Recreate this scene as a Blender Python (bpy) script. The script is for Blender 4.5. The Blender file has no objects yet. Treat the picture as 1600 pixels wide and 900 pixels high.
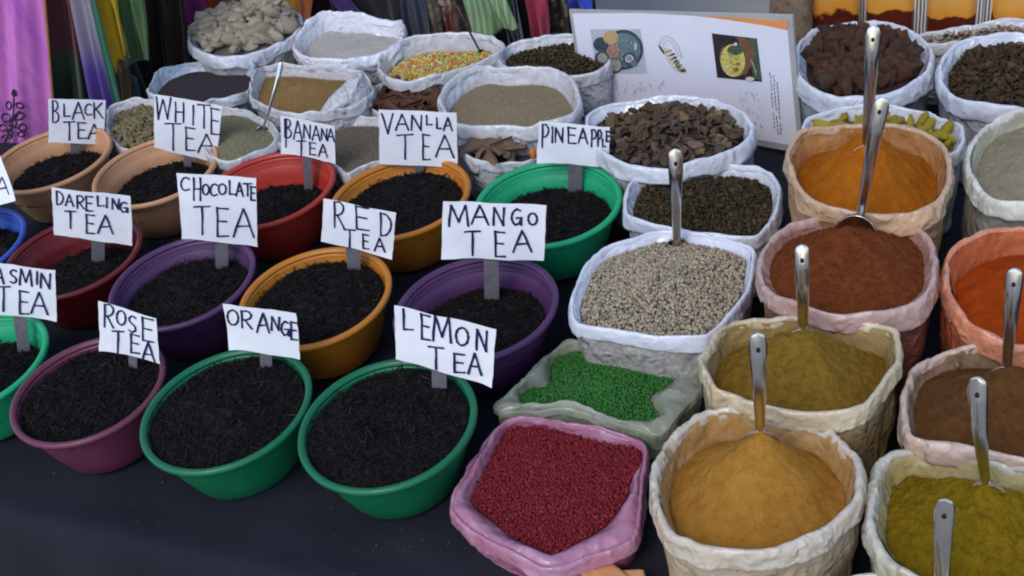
import bpy, math, random
import numpy as np
from mathutils import Vector, Matrix
random.seed(7); RNG = np.random.default_rng(7)
scene = bpy.context.scene
C = scene.collection
rad = math.radians

# ---------------------------------------------------------------- camera, sky, sun, exposure
F, PITCH, ROLL = 1800.0, rad(37.5), rad(12.06)
T = 0.40                      # reference height
TT = 0.378                    # table top
CZ = T + 0.10 + 1.2           # camera height
AF = np.array([0, math.cos(PITCH), -math.sin(PITCH)])
_R = np.array([1.0, 0, 0]); _U = np.cross(_R, AF)
AR = math.cos(ROLL) * _R - math.sin(ROLL) * _U
AU = math.sin(ROLL) * _R + math.cos(ROLL) * _U
CAM = np.array([0, 0, CZ])
cd = bpy.data.cameras.new("camera"); cam = bpy.data.objects.new("camera", cd); C.objects.link(cam)
cd.sensor_width = 36.0; cd.lens = F / 1600 * 36; cd.clip_start = 0.05; cd.clip_end = 500
m = Matrix.Identity(4)
for i in range(3):
    m[i][0], m[i][1], m[i][2], m[i][3] = AR[i], AU[i], -AF[i], CAM[i]
cam.matrix_world = m
scene.camera = cam

SUN_EL, SUN_AZ = rad(52), rad(215)     # azimuth clockwise from +Y; behind the photographer's left shoulder
w = bpy.data.worlds.new("World"); scene.world = w; w.use_nodes = True
nt = w.node_tree; bg = nt.nodes["Background"]
sky = nt.nodes.new("ShaderNodeTexSky"); sky.sky_type = 'NISHITA'; sky.sun_disc = False
sky.sun_elevation = SUN_EL; sky.sun_rotation = SUN_AZ
nt.links.new(sky.outputs[0], bg.inputs[0]); bg.inputs[1].default_value = 0.15
sd = bpy.data.lights.new("sun", 'SUN'); sun = bpy.data.objects.new("sun", sd); C.objects.link(sun)
sd.energy = 0.75; sd.angle = rad(24); sd.color = (1.0, 0.95, 0.88)
sdir = Vector((math.sin(SUN_AZ) * math.cos(SUN_EL), math.cos(SUN_AZ) * math.cos(SUN_EL), math.sin(SUN_EL)))
sun.rotation_euler = sdir.to_track_quat('Z', 'Y').to_euler(); sun.location = (0, 0, 6)
scene.view_settings.view_transform = 'Standard'; scene.view_settings.look = 'None'
scene.view_settings.gamma = 1; scene.view_settings.use_curve_mapping = False
scene.view_settings.exposure = 0.72
scene.cycles.filter_width = 2.0        # the photograph is a little soft

# ---------------------------------------------------------------- helpers
ROWU = np.array([0.882, -0.471, 0.0])         # along the rows of the stall
ROWV = np.array([0.471, 0.882, 0.0])          # from the customer's side to the back
UP = np.array([0, 0, 1.0])
def uv3(u, v, z): return ROWU * u + ROWV * v + UP * z
def ray(px, py): return AF + AR * (px - 800) / F - AU * (py - 450) / F
def at(px, py, z):
    v = ray(px, py); return CAM + v * ((z - CZ) / v[2])
def on_plane(px, py, p0, n):
    v = ray(px, py); return CAM + v * (np.dot(np.asarray(p0) - CAM, n) / np.dot(v, n))

_perm = np.random.default_rng(3).random(65536)
def vnoise(P, seed=0):
    """smooth value noise in -1..1 at points P (n x 3)"""
    P = np.asarray(P, float); I = np.floor(P).astype(np.int64); f = P - I; f = f * f * (3 - 2 * f)
    out = 0
    for dx in (0, 1):
        for dy in (0, 1):
            for dz in (0, 1):
                h = ((I[..., 0] + dx) * 73856093 ^ (I[..., 1] + dy) * 19349663 ^ (I[..., 2] + dz) * 83492791 ^ seed * 2654435) & 65535
                wgt = (f[..., 0] if dx else 1 - f[..., 0]) * (f[..., 1] if dy else 1 - f[..., 1]) * (f[..., 2] if dz else 1 - f[..., 2])
                out = out + _perm[h] * wgt
    return out * 2 - 1
def fbm(P, seed=0, octv=3):
    P = np.asarray(P, float); return sum(vnoise(P * 2 ** k, seed + k) * 0.5 ** k for k in range(octv))

def mesh(name, V, faces, mats, mi=None, smooth=True):
    me = bpy.data.meshes.new(name)
    V = np.asarray(V, float)
    if isinstance(faces, np.ndarray):
        k = faces.shape[1]; n = len(faces)
        me.vertices.add(len(V)); me.vertices.foreach_set('co', V.astype(np.float32).ravel())
        me.loops.add(n * k); me.loops.foreach_set('vertex_index', faces.astype(np.int32).ravel())
        me.polygons.add(n); me.polygons.foreach_set('loop_start', np.arange(0, n * k, k, dtype=np.int32))
        me.polygons.foreach_set('loop_total', np.full(n, k, dtype=np.int32))
        me.update(calc_edges=True)
    else:
        me.from_pydata([tuple(v) for v in V], [], [tuple(int(i) for i in f) for f in faces]); me.update()
    for mm in (mats if isinstance(mats, (list, tuple)) else [mats]): me.materials.append(mm)
    if mi is not None: me.polygons.foreach_set('material_index', np.asarray(mi, dtype=np.int32))
    me.polygons.foreach_set('use_smooth', np.full(len(me.polygons), smooth, dtype=bool))
    me.validate(); return me
def obj(name, me, parent=None):
    o = bpy.data.objects.new(name, me); C.objects.link(o)
    if parent is not None: o.parent = parent
    return o
def tag(o, label, cat, group=None, kind=None):
    o['label'] = label; o['category'] = cat
    if group: o['group'] = group
    if kind: o['kind'] = kind
    return o
def thing(name, label, cat, loc=(0, 0, 0), group=None):
    o = bpy.data.objects.new(name, None); C.objects.link(o); o.empty_display_size = 0.05
    o.location = tuple(loc); return tag(o, label, cat, group)
def part(name, V, F_, mats, parent, mi=None, smooth=True):
    """a mesh given in world coordinates, stored relative to its thing's base"""
    V = np.asarray(V, float); p = parent
    while p is not None: V = V - np.array(p.location); p = p.parent
    return obj(name, mesh(name, V, F_, mats, mi, smooth), parent)
def grid_faces(nr, nc, closed=True):
    i = np.arange(nr - 1)[:, None]; j = np.arange(nc if closed else nc - 1)[None, :]; j2 = (j + 1) % nc
    return np.stack([i * nc + j, i * nc + j2, (i + 1) * nc + j2, (i + 1) * nc + j], -1).reshape(-1, 4)
def lathe(prof, n=72):
    a = np.linspace(0, 2 * np.pi, n, endpoint=False); pr = np.asarray(prof, float)
    V = np.stack([pr[:, :1] * np.cos(a), pr[:, :1] * np.sin(a), np.repeat(pr[:, 1:2], n, 1)], -1).reshape(-1, 3)
    return V, grid_faces(len(pr), n)
def box(c, s, ax=None):
    ax = np.eye(3) if ax is None else np.asarray(ax)
    V = np.array([[x, y, z] for x in (-.5, .5) for y in (-.5, .5) for z in (-.5, .5)]) * np.asarray(s)
    return V @ ax + np.asarray(c), [(0, 1, 3, 2), (4, 6, 7, 5), (0, 4, 5, 1), (2, 3, 7, 6), (0, 2, 6, 4), (1, 5, 7, 3)]
def join(parts_):
    V = []; Fs = []; mi = []; n = 0
    for k, p in enumerate(parts_):
        v, f = p[0], p[1]; mm = p[2] if len(p) > 2 else 0
        V.append(np.asarray(v, float)); Fs += [tuple(int(i) + n for i in q) for q in f]; mi += [mm] * len(f); n += len(v)
    return np.concatenate(V), Fs, mi
def ico(sub=1):
    import bmesh
    b = bmesh.new(); bmesh.ops.create_icosphere(b, subdivisions=sub, radius=1)
    V = np.array([v.co[:] for v in b.verts]); f = np.array([[v.index for v in q.verts] for q in b.faces]); b.free()
    return V, f

# ---------------------------------------------------------------- materials
def new_mat(name):
    mm = bpy.data.materials.new(name); mm.use_nodes = True
    return mm, mm.node_tree.nodes, mm.node_tree.links, mm.node_tree.nodes['Principled BSDF']
def rgb(c): return (c[0], c[1], c[2], 1.0)
def ramp(N, pts):
    r = N.new('ShaderNodeValToRGB'); e = r.color_ramp.elements
    while len(e) < len(pts): e.new(0.5)
    for k, (p, c) in enumerate(pts): e[k].position = p; e[k].color = rgb(c) if not np.isscalar(c) else (c, c, c, 1)
    return r
def noise_node(N, L, scale, detail=4, rough=0.55, coord='Object', stretch=None, dist=0.0):
    tc = N.new('ShaderNodeTexCoord'); n = N.new('ShaderNodeTexNoise')
    n.inputs['Scale'].default_value = scale; n.inputs['Detail'].default_value = detail; n.inputs['Roughness'].default_value = rough
    n.inputs['Distortion'].default_value = dist
    if stretch is not None:
        mp = N.new('ShaderNodeMapping'); mp.inputs['Scale'].default_value = stretch
        L.new(tc.outputs[coord], mp.inputs[0]); L.new(mp.outputs[0], n.inputs['Vector'])
    else: L.new(tc.outputs[coord], n.inputs['Vector'])
    return n
def bump(N, L, b, height, strength, dist=0.01):
    u = N.new('ShaderNodeBump'); u.inputs['Strength'].default_value = strength; u.inputs['Distance'].default_value = dist
    L.new(height, u.inputs['Height'])
    L.new(u.outputs[0], b.inputs['Normal'] if b.bl_idname != 'ShaderNodeBump' else b.inputs['Normal']); return u
def mottled(name, cols, scale=30, rough=0.8, bump_s=0.0, bump_scale=200, bump_d=0.003, spec=0.3, detail=5, stretch=None, metallic=0):
    mm, N, L, b = new_mat(name)
    n = noise_node(N, L, scale, detail, stretch=stretch)
    r = ramp(N, [(0.3 + 0.4 * i / max(1, len(cols) - 1), c) for i, c in enumerate(cols)])
    L.new(n.outputs['Fac'], r.inputs[0]); L.new(r.outputs[0], b.inputs['Base Color'])
    b.inputs['Roughness'].default_value = rough; b.inputs['Specular IOR Level'].default_value = spec; b.inputs['Metallic'].default_value = metallic
    if bump_s:
        n2 = noise_node(N, L, bump_scale, 6, 0.65, stretch=stretch); bump(N, L, b, n2.outputs['Fac'], bump_s, bump_d)
    return mm
def islands(name, cols, rough=0.7, spec=0.3, bump_s=0.0, bump_scale=300, coat=0.0):
    """every loose grain gets its own tint"""
    mm, N, L, b = new_mat(name); g = N.new('ShaderNodeNewGeometry')
    r = ramp(N, [(i / max(1, len(cols) - 1), c) for i, c in enumerate(cols)])
    L.new(g.outputs['Random Per Island'], r.inputs[0]); L.new(r.outputs[0], b.inputs['Base Color'])
    b.inputs['Roughness'].default_value = rough; b.inputs['Specular IOR Level'].default_value = spec; b.inputs['Coat Weight'].default_value = coat
    if bump_s:
        n2 = noise_node(N, L, bump_scale, 4); bump(N, L, b, n2.outputs['Fac'], bump_s, 0.002)
    return mm
def per_object(name, cols, rough=0.8, scale=60, bump_s=0.6, bump_scale=90, dark=0.55):
    """every copy gets its own tint, mottled"""
    mm, N, L, b = new_mat(name); oi = N.new('ShaderNodeObjectInfo')
    r = ramp(N, [(i / max(1, len(cols) - 1), c) for i, c in enumerate(cols)])
    L.new(oi.outputs['Random'], r.inputs[0])
    n = noise_node(N, L, scale, 5); r2 = ramp(N, [(0.35, (dark, dark, dark)), (0.65, (1, 1, 1))]); L.new(n.outputs['Fac'], r2.inputs[0])
    mx = N.new('ShaderNodeMixRGB'); mx.blend_type = 'MULTIPLY'; mx.inputs[0].default_value = 1
    L.new(r.outputs[0], mx.inputs[1]); L.new(r2.outputs[0], mx.inputs[2]); L.new(mx.outputs[0], b.inputs['Base Color'])
    b.inputs['Roughness'].default_value = rough; b.inputs['Specular IOR Level'].default_value = 0.25
    n2 = noise_node(N, L, bump_scale, 6); bump(N, L, b, n2.outputs['Fac'], bump_s, 0.004)
    return mm
def plastic_sheet(name, base, stain, lo, hi, sscale=14, rough=0.22, crease=0.26, see=None, clear=0.0):
    """crumpled polythene; 'stain' is the powder or content that shows on and through it"""
    mm, N, L, b = new_mat(name)
    n = noise_node(N, L, sscale, 6, 0.62, dist=0.6)
    r = ramp(N, [(0.32, lo), (0.68, hi)]); L.new(n.outputs['Fac'], r.inputs[0])
    mx = N.new('ShaderNodeMixRGB'); mx.inputs[1].default_value = rgb(base); mx.inputs[2].default_value = rgb(stain)
    L.new(r.outputs[0], mx.inputs[0])
    if see is not None:
        tc = N.new('ShaderNodeTexCoord'); v = N.new('ShaderNodeTexVoronoi'); v.inputs['Scale'].default_value = see[0]
        L.new(tc.outputs['Object'], v.inputs['Vector'])
        rr = ramp(N, [(0.0, see[1]), (0.55, see[2]), (1.0, see[3])])
        L.new(v.outputs['Color'], rr.inputs[0]); L.new(rr.outputs[0], mx.inputs[2])
    L.new(mx.outputs[0], b.inputs['Base Color'])
    b.inputs['Roughness'].default_value = rough; b.inputs['Specular IOR Level'].default_value = 0.5
    b.inputs['Coat Weight'].default_value = 0.4; b.inputs['Coat Roughness'].default_value = 0.15
    b.inputs['Subsurface Weight'].default_value = 0.06; b.inputs['Subsurface Radius'].default_value = (.006, .0055, .005)
    # film crinkles: sharp ridges at two sizes over a soft swell
    def ridged(scale, det):
        q = noise_node(N, L, scale, det, 0.5, dist=0.8); q.noise_type = 'RIDGED_MULTIFRACTAL'; q.normalize = True
        q.inputs['Lacunarity'].default_value = 2.1; return q
    g1, g2 = ridged(24, 4), ridged(60, 4)
    b1 = bump(N, L, b, g1.outputs['Fac'], min(1, crease * 1.6), 0.012)
    b2 = bump(N, L, b1, g2.outputs['Fac'], min(1, crease * 1.4), 0.006)
    n3 = noise_node(N, L, 30, 4, 0.5, dist=1.0); bump(N, L, b2, n3.outputs['Fac'], crease, 0.006)
    # crease whitening doubles as highlights painted into the colour; gloss is uneven
    rw = ramp(N, [(0.62, 0.0), (0.85, 0.35)]); L.new(g2.outputs['Fac'], rw.inputs[0])
    mw = N.new('ShaderNodeMixRGB'); L.new(rw.outputs[0], mw.inputs[0]); L.new(mx.outputs[0], mw.inputs[1]); mw.inputs[2].default_value = (.68, .68, .70, 1)
    L.new(mw.outputs[0], b.inputs['Base Color'])
    nr = noise_node(N, L, 20, 4); rr2 = ramp(N, [(0.35, rough * .7), (0.65, min(1, rough * 1.9))]); L.new(nr.outputs['Fac'], rr2.inputs[0]); L.new(rr2.outputs[0], b.inputs['Roughness'])
    if clear:                                  # thin film: part of the light goes straight through
        tr = N.new('ShaderNodeBsdfTransparent'); mxs = N.new('ShaderNodeMixShader'); out = next(q for q in N if q.type == 'OUTPUT_MATERIAL')
        mc = ramp(N, [(0.55, clear), (0.85, clear * .25)]); L.new(g2.outputs['Fac'], mc.inputs[0]); L.new(mc.outputs[0], mxs.inputs[0])
        L.new(b.outputs[0], mxs.inputs[1]); L.new(tr.outputs[0], mxs.inputs[2]); L.new(mxs.outputs[0], out.inputs['Surface'])
    return mm
def bowl_plastic(name, col):
    mm, N, L, b = new_mat(name)
    n = noise_node(N, L, 22, 5, 0.6); r = ramp(N, [(0.3, [c * 0.86 for c in col]), (0.7, col)]); L.new(n.outputs['Fac'], r.inputs[0])
    # tea dust: sparse dark specks
    n2 = noise_node(N, L, 130, 3, 0.5); r2 = ramp(N, [(0.70, 0.0), (0.76, 0.55)]); L.new(n2.outputs['Fac'], r2.inputs[0])
    mx = N.new('ShaderNodeMixRGB'); L.new(r2.outputs[0], mx.inputs[0]); L.new(r.outputs[0], mx.inputs[1]); mx.inputs[2].default_value = (0.02, 0.014, 0.01, 1)
    L.new(mx.outputs[0], b.inputs['Base Color'])
    b.inputs['Roughness'].default_value = 0.36; b.inputs['Specular IOR Level'].default_value = 0.45
    n3 = noise_node(N, L, 45, 3); bump(N, L, b, n3.outputs['Fac'], 0.08, 0.003)
    n4 = noise_node(N, L, 30, 5); r4 = ramp(N, [(0.3, 0.28), (0.7, 0.52)]); L.new(n4.outputs['Fac'], r4.inputs[0]); L.new(r4.outputs[0], b.inputs['Roughness'])
    return mm

# ---------------------------------------------------------------- heaps, grains
def smooth_ring(P, n):
    """closed Catmull-Rom through P, n points at equal spacing, counter-clockwise"""
    P = np.asarray(P, float); a = 0.5 * np.sum(P[:, 0] * np.roll(P[:, 1], -1) - np.roll(P[:, 0], -1) * P[:, 1])
    if a < 0: P = P[::-1]
    t = np.linspace(0, 1, 24, endpoint=False)[:, None]; out = []
    for i in range(len(P)):
        p0, p1, p2, p3 = P[i - 1], P[i], P[(i + 1) % len(P)], P[(i + 2) % len(P)]
        out.append(0.5 * (2 * p1 + (p2 - p0) * t + (2 * p0 - 5 * p1 + 4 * p2 - p3) * t ** 2 + (3 * p1 - p0 - 3 * p2 + p3) * t ** 3))
    Q = np.concatenate(out); Q2 = np.vstack([Q, Q[:1]])
    s = np.r_[0, np.cumsum(np.linalg.norm(np.diff(Q2, axis=0), axis=1))]
    k = np.linspace(0, s[-1], n, endpoint=False)
    return np.stack([np.interp(k, s, Q2[:, j]) for j in range(P.shape[1])], 1)
def ring_normals(Q):
    t = np.roll(Q, -1, 0) - np.roll(Q, 1, 0); t /= np.linalg.norm(t, axis=1)[:, None]
    return np.stack([t[:, 1], -t[:, 0]], 1)
def crumple_(X, f1, f2, seed):
    """creased film: sharp folds at two sizes, about -1..1"""
    w_ = np.stack([vnoise(X * f1 * .4, seed + 31), vnoise(X * f1 * .4, seed + 47), vnoise(X * f1 * .4, seed + 59)], -1) * .9
    a = 1 - 2.6 * np.abs(vnoise(X * f1 + w_, seed + 1)); b_ = 1 - 2.6 * np.abs(vnoise(X * f2 + 2 * w_, seed + 2)); c_ = 1 - 2.6 * np.abs(vnoise(X * f2 * 1.9 + 3 * w_, seed + 3))
    return .5 * a + .32 * b_ + .18 * c_
class Polar:
    def __init__(s, B, c):
        s.c = np.asarray(c, float); d = np.asarray(B)[:, :2] - s.c
        a = np.arctan2(d[:, 1], d[:, 0]); r = np.hypot(d[:, 0], d[:, 1]); o = np.argsort(a); a, r = a[o], r[o]
        s.a = np.r_[a - 2 * np.pi, a, a + 2 * np.pi]; s.r = np.r_[r, r, r]
    def R(s, th): return np.interp(th, s.a, s.r)
class Heap:
    def __init__(s, B, peak, ze, H, p=1.15, rough=((0.004, 30, 1),), tilt=(0, 0)):
        s.pol = Polar(B, peak); s.ze, s.H, s.p, s.rough, s.tilt = ze, H, p, rough, tilt; s.B = np.asarray(B)
    def u(s, X, Y):
        dx, dy = X - s.pol.c[0], Y - s.pol.c[1]; return np.hypot(dx, dy) / s.pol.R(np.arctan2(dy, dx))
    def z(s, X, Y):
        X = np.asarray(X, float); Y = np.asarray(Y, float); u = np.clip(s.u(X, Y), 0, 1.0)
        k = np.sqrt(u * u + 0.005) - math.sqrt(0.005)
        z = s.ze + s.H * np.clip(1 - k, 0, 1) ** s.p + s.tilt[0] * (X - s.pol.c[0]) + s.tilt[1] * (Y - s.pol.c[1])
        P = np.stack([X, Y, np.zeros_like(X)], -1)
        for amp, fr, sd_ in s.rough:
            if sd_ < 0: z = z + amp * crumple_(P, fr, fr * 2.3, -sd_) * np.clip(1.2 - u, .1, 1); continue
            z = z + amp * fbm(P * fr, sd_, 2) * (1 if amp < 0.0031 else np.clip(1.25 - u, 0.2, 1))
        return z
    def mesh(s, nr=56, nt=150, over=1.0, skirt=.006):
        th = np.linspace(-np.pi, np.pi, nt, endpoint=False); u = np.r_[np.linspace(0, 1, nr), over]
        R = s.pol.R(th); X = s.pol.c[0] + u[:, None] * R * np.cos(th); Y = s.pol.c[1] + u[:, None] * R * np.sin(th)
        Z = s.z(X, Y); Z[-1] -= skirt
        q = grid_faces(nr + 1, nt); return np.stack([X, Y, Z], -1).reshape(-1, 3), np.concatenate([q[:, [0, 1, 2]], q[:, [0, 2, 3]]])
    def points(s, d, umax=0.98, jit=0.3):
        lo, hi = s.B[:, :2].min(0), s.B[:, :2].max(0)
        X, Y = np.meshgrid(np.arange(lo[0], hi[0], d), np.arange(lo[1], hi[1], d * 0.866))
        X = X + (np.arange(X.shape[0]) % 2)[:, None] * d / 2
        X = (X + RNG.normal(0, jit * d, X.shape)).ravel(); Y = (Y + RNG.normal(0, jit * d, Y.shape)).ravel()
        k = s.u(X, Y) < umax; X, Y = X[k], Y[k]; return np.stack([X, Y, s.z(X, Y)], 1)
def rand_rot(n, flat=None):
    """random rotations; flat: limit the tilt of the local x axis (sd in radians)"""
    if flat is None:
        q = RNG.normal(size=(n, 4)); q /= np.linalg.norm(q, axis=1)[:, None]
        a, b, c, d = q.T
        return np.stack([np.stack([1 - 2 * (c * c + d * d), 2 * (b * c - a * d), 2 * (b * d + a * c)], -1),
                         np.stack([2 * (b * c + a * d), 1 - 2 * (b * b + d * d), 2 * (c * d - a * b)], -1),
                         np.stack([2 * (b * d - a * c), 2 * (c * d + a * b), 1 - 2 * (b * b + c * c)], -1)], 1)
    az = RNG.uniform(0, 2 * np.pi, n); el = RNG.normal(0, flat, n); ro = RNG.uniform(0, 2 * np.pi, n)
    x = np.stack([np.cos(az) * np.cos(el), np.sin(az) * np.cos(el), np.sin(el)], -1)
    y0 = np.stack([-np.sin(az), np.cos(az), 0 * az], -1); z0 = np.cross(x, y0)
    y = y0 * np.cos(ro)[:, None] + z0 * np.sin(ro)[:, None]; z = np.cross(x, y)
    return np.stack([x, y, z], -1)            # columns are the axes
def scatter(P, tv, tf, size, rot, var=0.2):
    n = len(P); S = size * np.exp(np.clip(RNG.normal(0, var, (n, 1, 1)), -1.2, 2 * min(var, .35))) * tv[None]
    V = np.einsum('nij,nkj->nki', rot, S) + P[:, None, :]
    Fc = tf[None] + (np.arange(n) * len(tv))[:, None, None]
    return V.reshape(-1, 3), Fc.reshape(-1, 3)
def stuff(name, label, cat, pieces, group=None):
    """pieces: (V, tris, material); one object of many grains"""
    V = []; Fs = []; mi = []; mats = []; n = 0
    for v, f, mm in pieces:
        V.append(v); Fs.append(f + n); mi.append(np.full(len(f), len(mats))); mats.append(mm); n += len(v)
    V = np.concatenate(V); c = np.array([*(V[:, :2].mean(0)), V[:, 2].min()])
    o = obj(name, mesh(name, V - c, np.concatenate(Fs), mats, np.concatenate(mi)))
    o.location = tuple(c); return tag(o, label, cat, group, 'stuff')
ICO1 = ico(1); ICO2 = ico(2)
def spindle(seg=3, bend=0.25, w=0.11):
    xs = np.linspace(-1, 1, seg + 2); V = []; 
    for i, x in enumerate(xs):
        r = w * (1 - abs(x) ** 2.2) if 0 < i < seg + 1 else w * 0.25
        for k in range(3):
            a = k * 2.094 + x * 1.3; V.append((x, bend * (x * x - .4) + r * math.cos(a), r * math.sin(a)))
    Fs = []
    for i in range(seg + 1):
        for k in range(3):
            a, b = i * 3 + k, i * 3 + (k + 1) % 3; Fs += [(a, b, b + 3), (a, b + 3, a + 3)]
    Fs += [(2, 1, 0), (seg * 3 + 3, seg * 3 + 4, seg * 3 + 5)]
    return np.array(V), np.array(Fs)
SLIVER = [spindle(3, 0.3, 0.10), spindle(3, -0.15, 0.16), spindle(3, 0.05, 0.08)]
def flake():
    V = np.array([(-1, -.2, 0), (-.5, -.65, .12), (.4, -.6, .05), (1, 0, .22), (.5, .6, 0), (-.5, .55, .2), (0, 0, -.12)])
    f = [(6, i, (i + 1) % 6) for i in range(6)]; W = np.concatenate([V, V + [0, 0, .16]])
    f2 = [(a + 7, c + 7, b + 7) for a, b, c in f]
    f3 = [q for i in range(6) for q in ((i, i + 7, (i + 1) % 6), ((i + 1) % 6, i + 7, (i + 1) % 6 + 7))]
    return W, np.array(f + f2 + f3)
FLAKE = flake()

# ---------------------------------------------------------------- the place
gm = mottled('concrete_ground', [(.20, .18, .15), (.28, .26, .22), (.24, .22, .20)], 1.5, 0.9, 0.4, 60, 0.01)
V = [(-60, -60, 0), (60, -60, 0), (60, 60, 0), (-60, 60, 0)]
g = obj('ground', mesh('ground', V, [(0, 1, 2, 3)], gm)); g['kind'] = 'structure'; g['label'] = 'grey beige concrete ground behind the stall'

# dark cloth over the table
cl, N, L, b = new_mat('navy_cloth')
n = noise_node(N, L, 3.5, 6, 0.6); r = ramp(N, [(0.3, (.008, .009, .015)), (0.7, (.016, .017, .025))]); L.new(n.outputs['Fac'], r.inputs[0])
n4 = noise_node(N, L, 240, 2, 0.5); r4 = ramp(N, [(0.73, 0.0), (0.80, 0.3)]); L.new(n4.outputs['Fac'], r4.inputs[0])
mx = N.new('ShaderNodeMixRGB'); L.new(r4.outputs[0], mx.inputs[0]); L.new(r.outputs[0], mx.inputs[1]); mx.inputs[2].default_value = (.20, .17, .13, 1)
L.new(mx.outputs[0], b.inputs['Base Color']); b.inputs['Roughness'].default_value = 0.85; b.inputs['Specular IOR Level'].default_value = 0.2
n2 = noise_node(N, L, 500, 2); bc = bump(N, L, b, n2.outputs['Fac'], 0.4, 0.002); n5 = noise_node(N, L, 4, 3, .45); bump(N, L, bc, n5.outputs['Fac'], .35, .03)
VF, VB, U0, U1 = 0.81, 2.50, -2.9, 2.1
prof = [(VF - .035, .004), (VF - .03, .12), (VF - .022, .25), (VF - .014, TT - .06), (VF - .007, TT - .025), (VF + .002, TT - .007), (VF + .02, TT)]
prof += [(v, TT) for v in np.linspace(VF + .04, VB - .02, 120)] + [(VB, TT - .01), (VB + .01, .3), (VB + .02, .004)]
us = np.linspace(U0, U1, 300); V = []
for u in us:
    vb = np.interp(u, [-2.06, -1.96, .0, .2], [1.90, 2.44, 2.46, VB])          # the table is shallower at its far end
    for v, z in prof: V.append(uv3(u, VF + .04 + (v - VF - .04) * (vb - VF - .04) / (VB - VF - .04) if v > VF + .04 else v, z))
V = np.array(V).reshape(len(us), len(prof), 3)
Pn = V.reshape(-1, 3)
wr = 2.2 * fbm(Pn * [3, 3, 3], 11, 3) + 2.2 * vnoise(Pn * [11, 11, 3] + 2.5 * fbm(Pn * 2, 5, 2)[:, None], 12); cre = -np.abs(vnoise(Pn * [5, 5, 2], 21)) ** 0.5
top = Pn[:, 2] > TT - .009
Pn = Pn + np.outer(np.where(top, 0.0022 * wr + 0.0045 * (cre + .5), 0), UP)
uu = Pn @ ROWU
Pn = Pn - np.outer(np.where(top, 0, np.clip((TT - Pn[:, 2]) / .25, 0, 1) * (0.016 * np.sin(uu * 23 + 2 * np.sin(uu * 5)) + 0.01)), ROWV)
V = Pn.reshape(len(us), len(prof), 3)
e0, e1 = V[0].copy(), V[-1].copy(); e0[:, 2] = .004; e1[:, 2] = .004
e0 -= ROWU * .02; e1 += ROWU * .02
V = np.concatenate([e0[None], V, e1[None]]).reshape(-1, 3)
tag(obj('tablecloth', mesh('tablecloth', V, grid_faces(len(us) + 2, len(prof), False), cl)), 'dark navy cloth covering the whole stall table', 'tablecloth')

# ---------------------------------------------------------------- tea bowls
GREEN, MINT = (.003, .135, .055), (.012, .36, .15)
BM = {k: bowl_plastic('bowl_' + k, c) for k, c in dict(green=GREEN, mint=MINT, amber=(.50, .17, .012), plum=(.080, .028, .095), rosewood=(.135, .028, .058),
      crimson=(.14, .007, .008), red=(.42, .034, .018), tan=(.56, .29, .14), blue=(.035, .09, .42)).items()}
RIMZ, RB, DB = 0.10, 0.1417, 0.022      # DB: how far the bowls reach below the reference height
OUT = [(.0, -.020), (.074, -.020), (.088, -.018), (.094, -.012), (.107, .020), (.119, .055), (.1275, .084), (.1300, .0945)]
INN = [(.1310, .0985), (.1285, .090), (.1262, .0790), (.1232, .0765), (.119, .055), (.106, .022), (.090, -.010), (.075, -.016), (.0, -.016)]
RIMP = [(.1296, .0985), (.1300, .0935), (.1345, .0915), (.1405, .0935), (.1417, .0985), (.1400, .1030), (.1350, .1042), (.1312, .1020)]
def inner_r(z):
    q = sorted((zz, rr) for rr, zz in INN if rr > 0.08); return float(np.interp(z, [a for a, _ in q], [c for _, c in q]))
tea_m = islands('tea_leaves', [(.008, .008, .009), (.013, .011, .012), (.010, .009, .011), (.016, .013, .012), (.011, .010, .012), (.024, .018, .014), (.012, .010, .012), (.012, .010, .011), (.014, .012, .012), (.010, .009, .010), (.06, .042, .026)], 0.8, 0.16)
tea_b = mottled('tea_bed', [(.004, .0035, .004), (.009, .007, .007)], 160, 0.8, 0.8, 260, 0.004)
steel_strip = mottled('dull_steel', [(.16, .15, .17), (.26, .25, .27), (.19, .18, .20)], 25, 0.5, 0.1, 120, 0.001, 0.4, metallic=0.55)
BOWLS = {  # centre x, y; colour; tea edge height, mound, mound offset, labels
 'lemon': (-.229, 1.296, 'green', .088, .022, (0, .01), 'green bowl of black tea marked lemon tea, beside the red berries'),
 'orange': (-.488, 1.409, 'green', .088, .022, (0, .01), 'green bowl of black tea marked orange, between lemon and rose tea'),
 'rose': (-.735, 1.532, 'rosewood', .084, .020, (0, .01), 'dull maroon pink bowl of black tea marked rose tea'),
 'mango': (-.067, 1.529, 'plum', .046, .014, (.0, -.02), 'purple bowl of black tea under the mango tea card'),
 'red': (-.345, 1.656, 'amber', .078, .024, (0, .0), 'orange bowl of black tea under the red tea card'),
 'choc': (-.599, 1.792, 'plum', .058, .024, (.01, -.01), 'purple bowl of black tea under the chocolate tea card'),
 'white': (-.704, 2.236, 'tan', .046, .028, (.02, -.02), 'beige bowl of dark tea under the white tea card'),
 'banana': (-.448, 2.057, 'red', .036, .026, (.0, -.03), 'light red bowl of dark tea under the banana tea card'),
 'vanilla': (-.178, 1.920, 'amber', .074, .018, (0, .0), 'orange bowl of black tea under the vanilla tea card'),
 'pine': (.098, 1.794, 'mint', .050, .024, (0, -.01), 'bright green bowl of tea under the pineapple card'),
 'jasmine': (-.974, 1.676, 'mint', .046, .018, (0, -.02), 'bright green bowl of tea under the jasmine tea card'),
 'dareling': (-.839, 1.962, 'crimson', .036, .020, (0, -.02), 'dark red bowl of tea under the dareling tea card'),
 'black': (-.968, 2.395, 'tan', .044, .026, (.02, -.02), 'beige bowl of dark tea under the black tea card'),
 'blue': (-1.102, 2.084, 'blue', .060, .015, (0, 0), 'blue bowl of tea at the cut left edge of the stall'),
}
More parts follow.
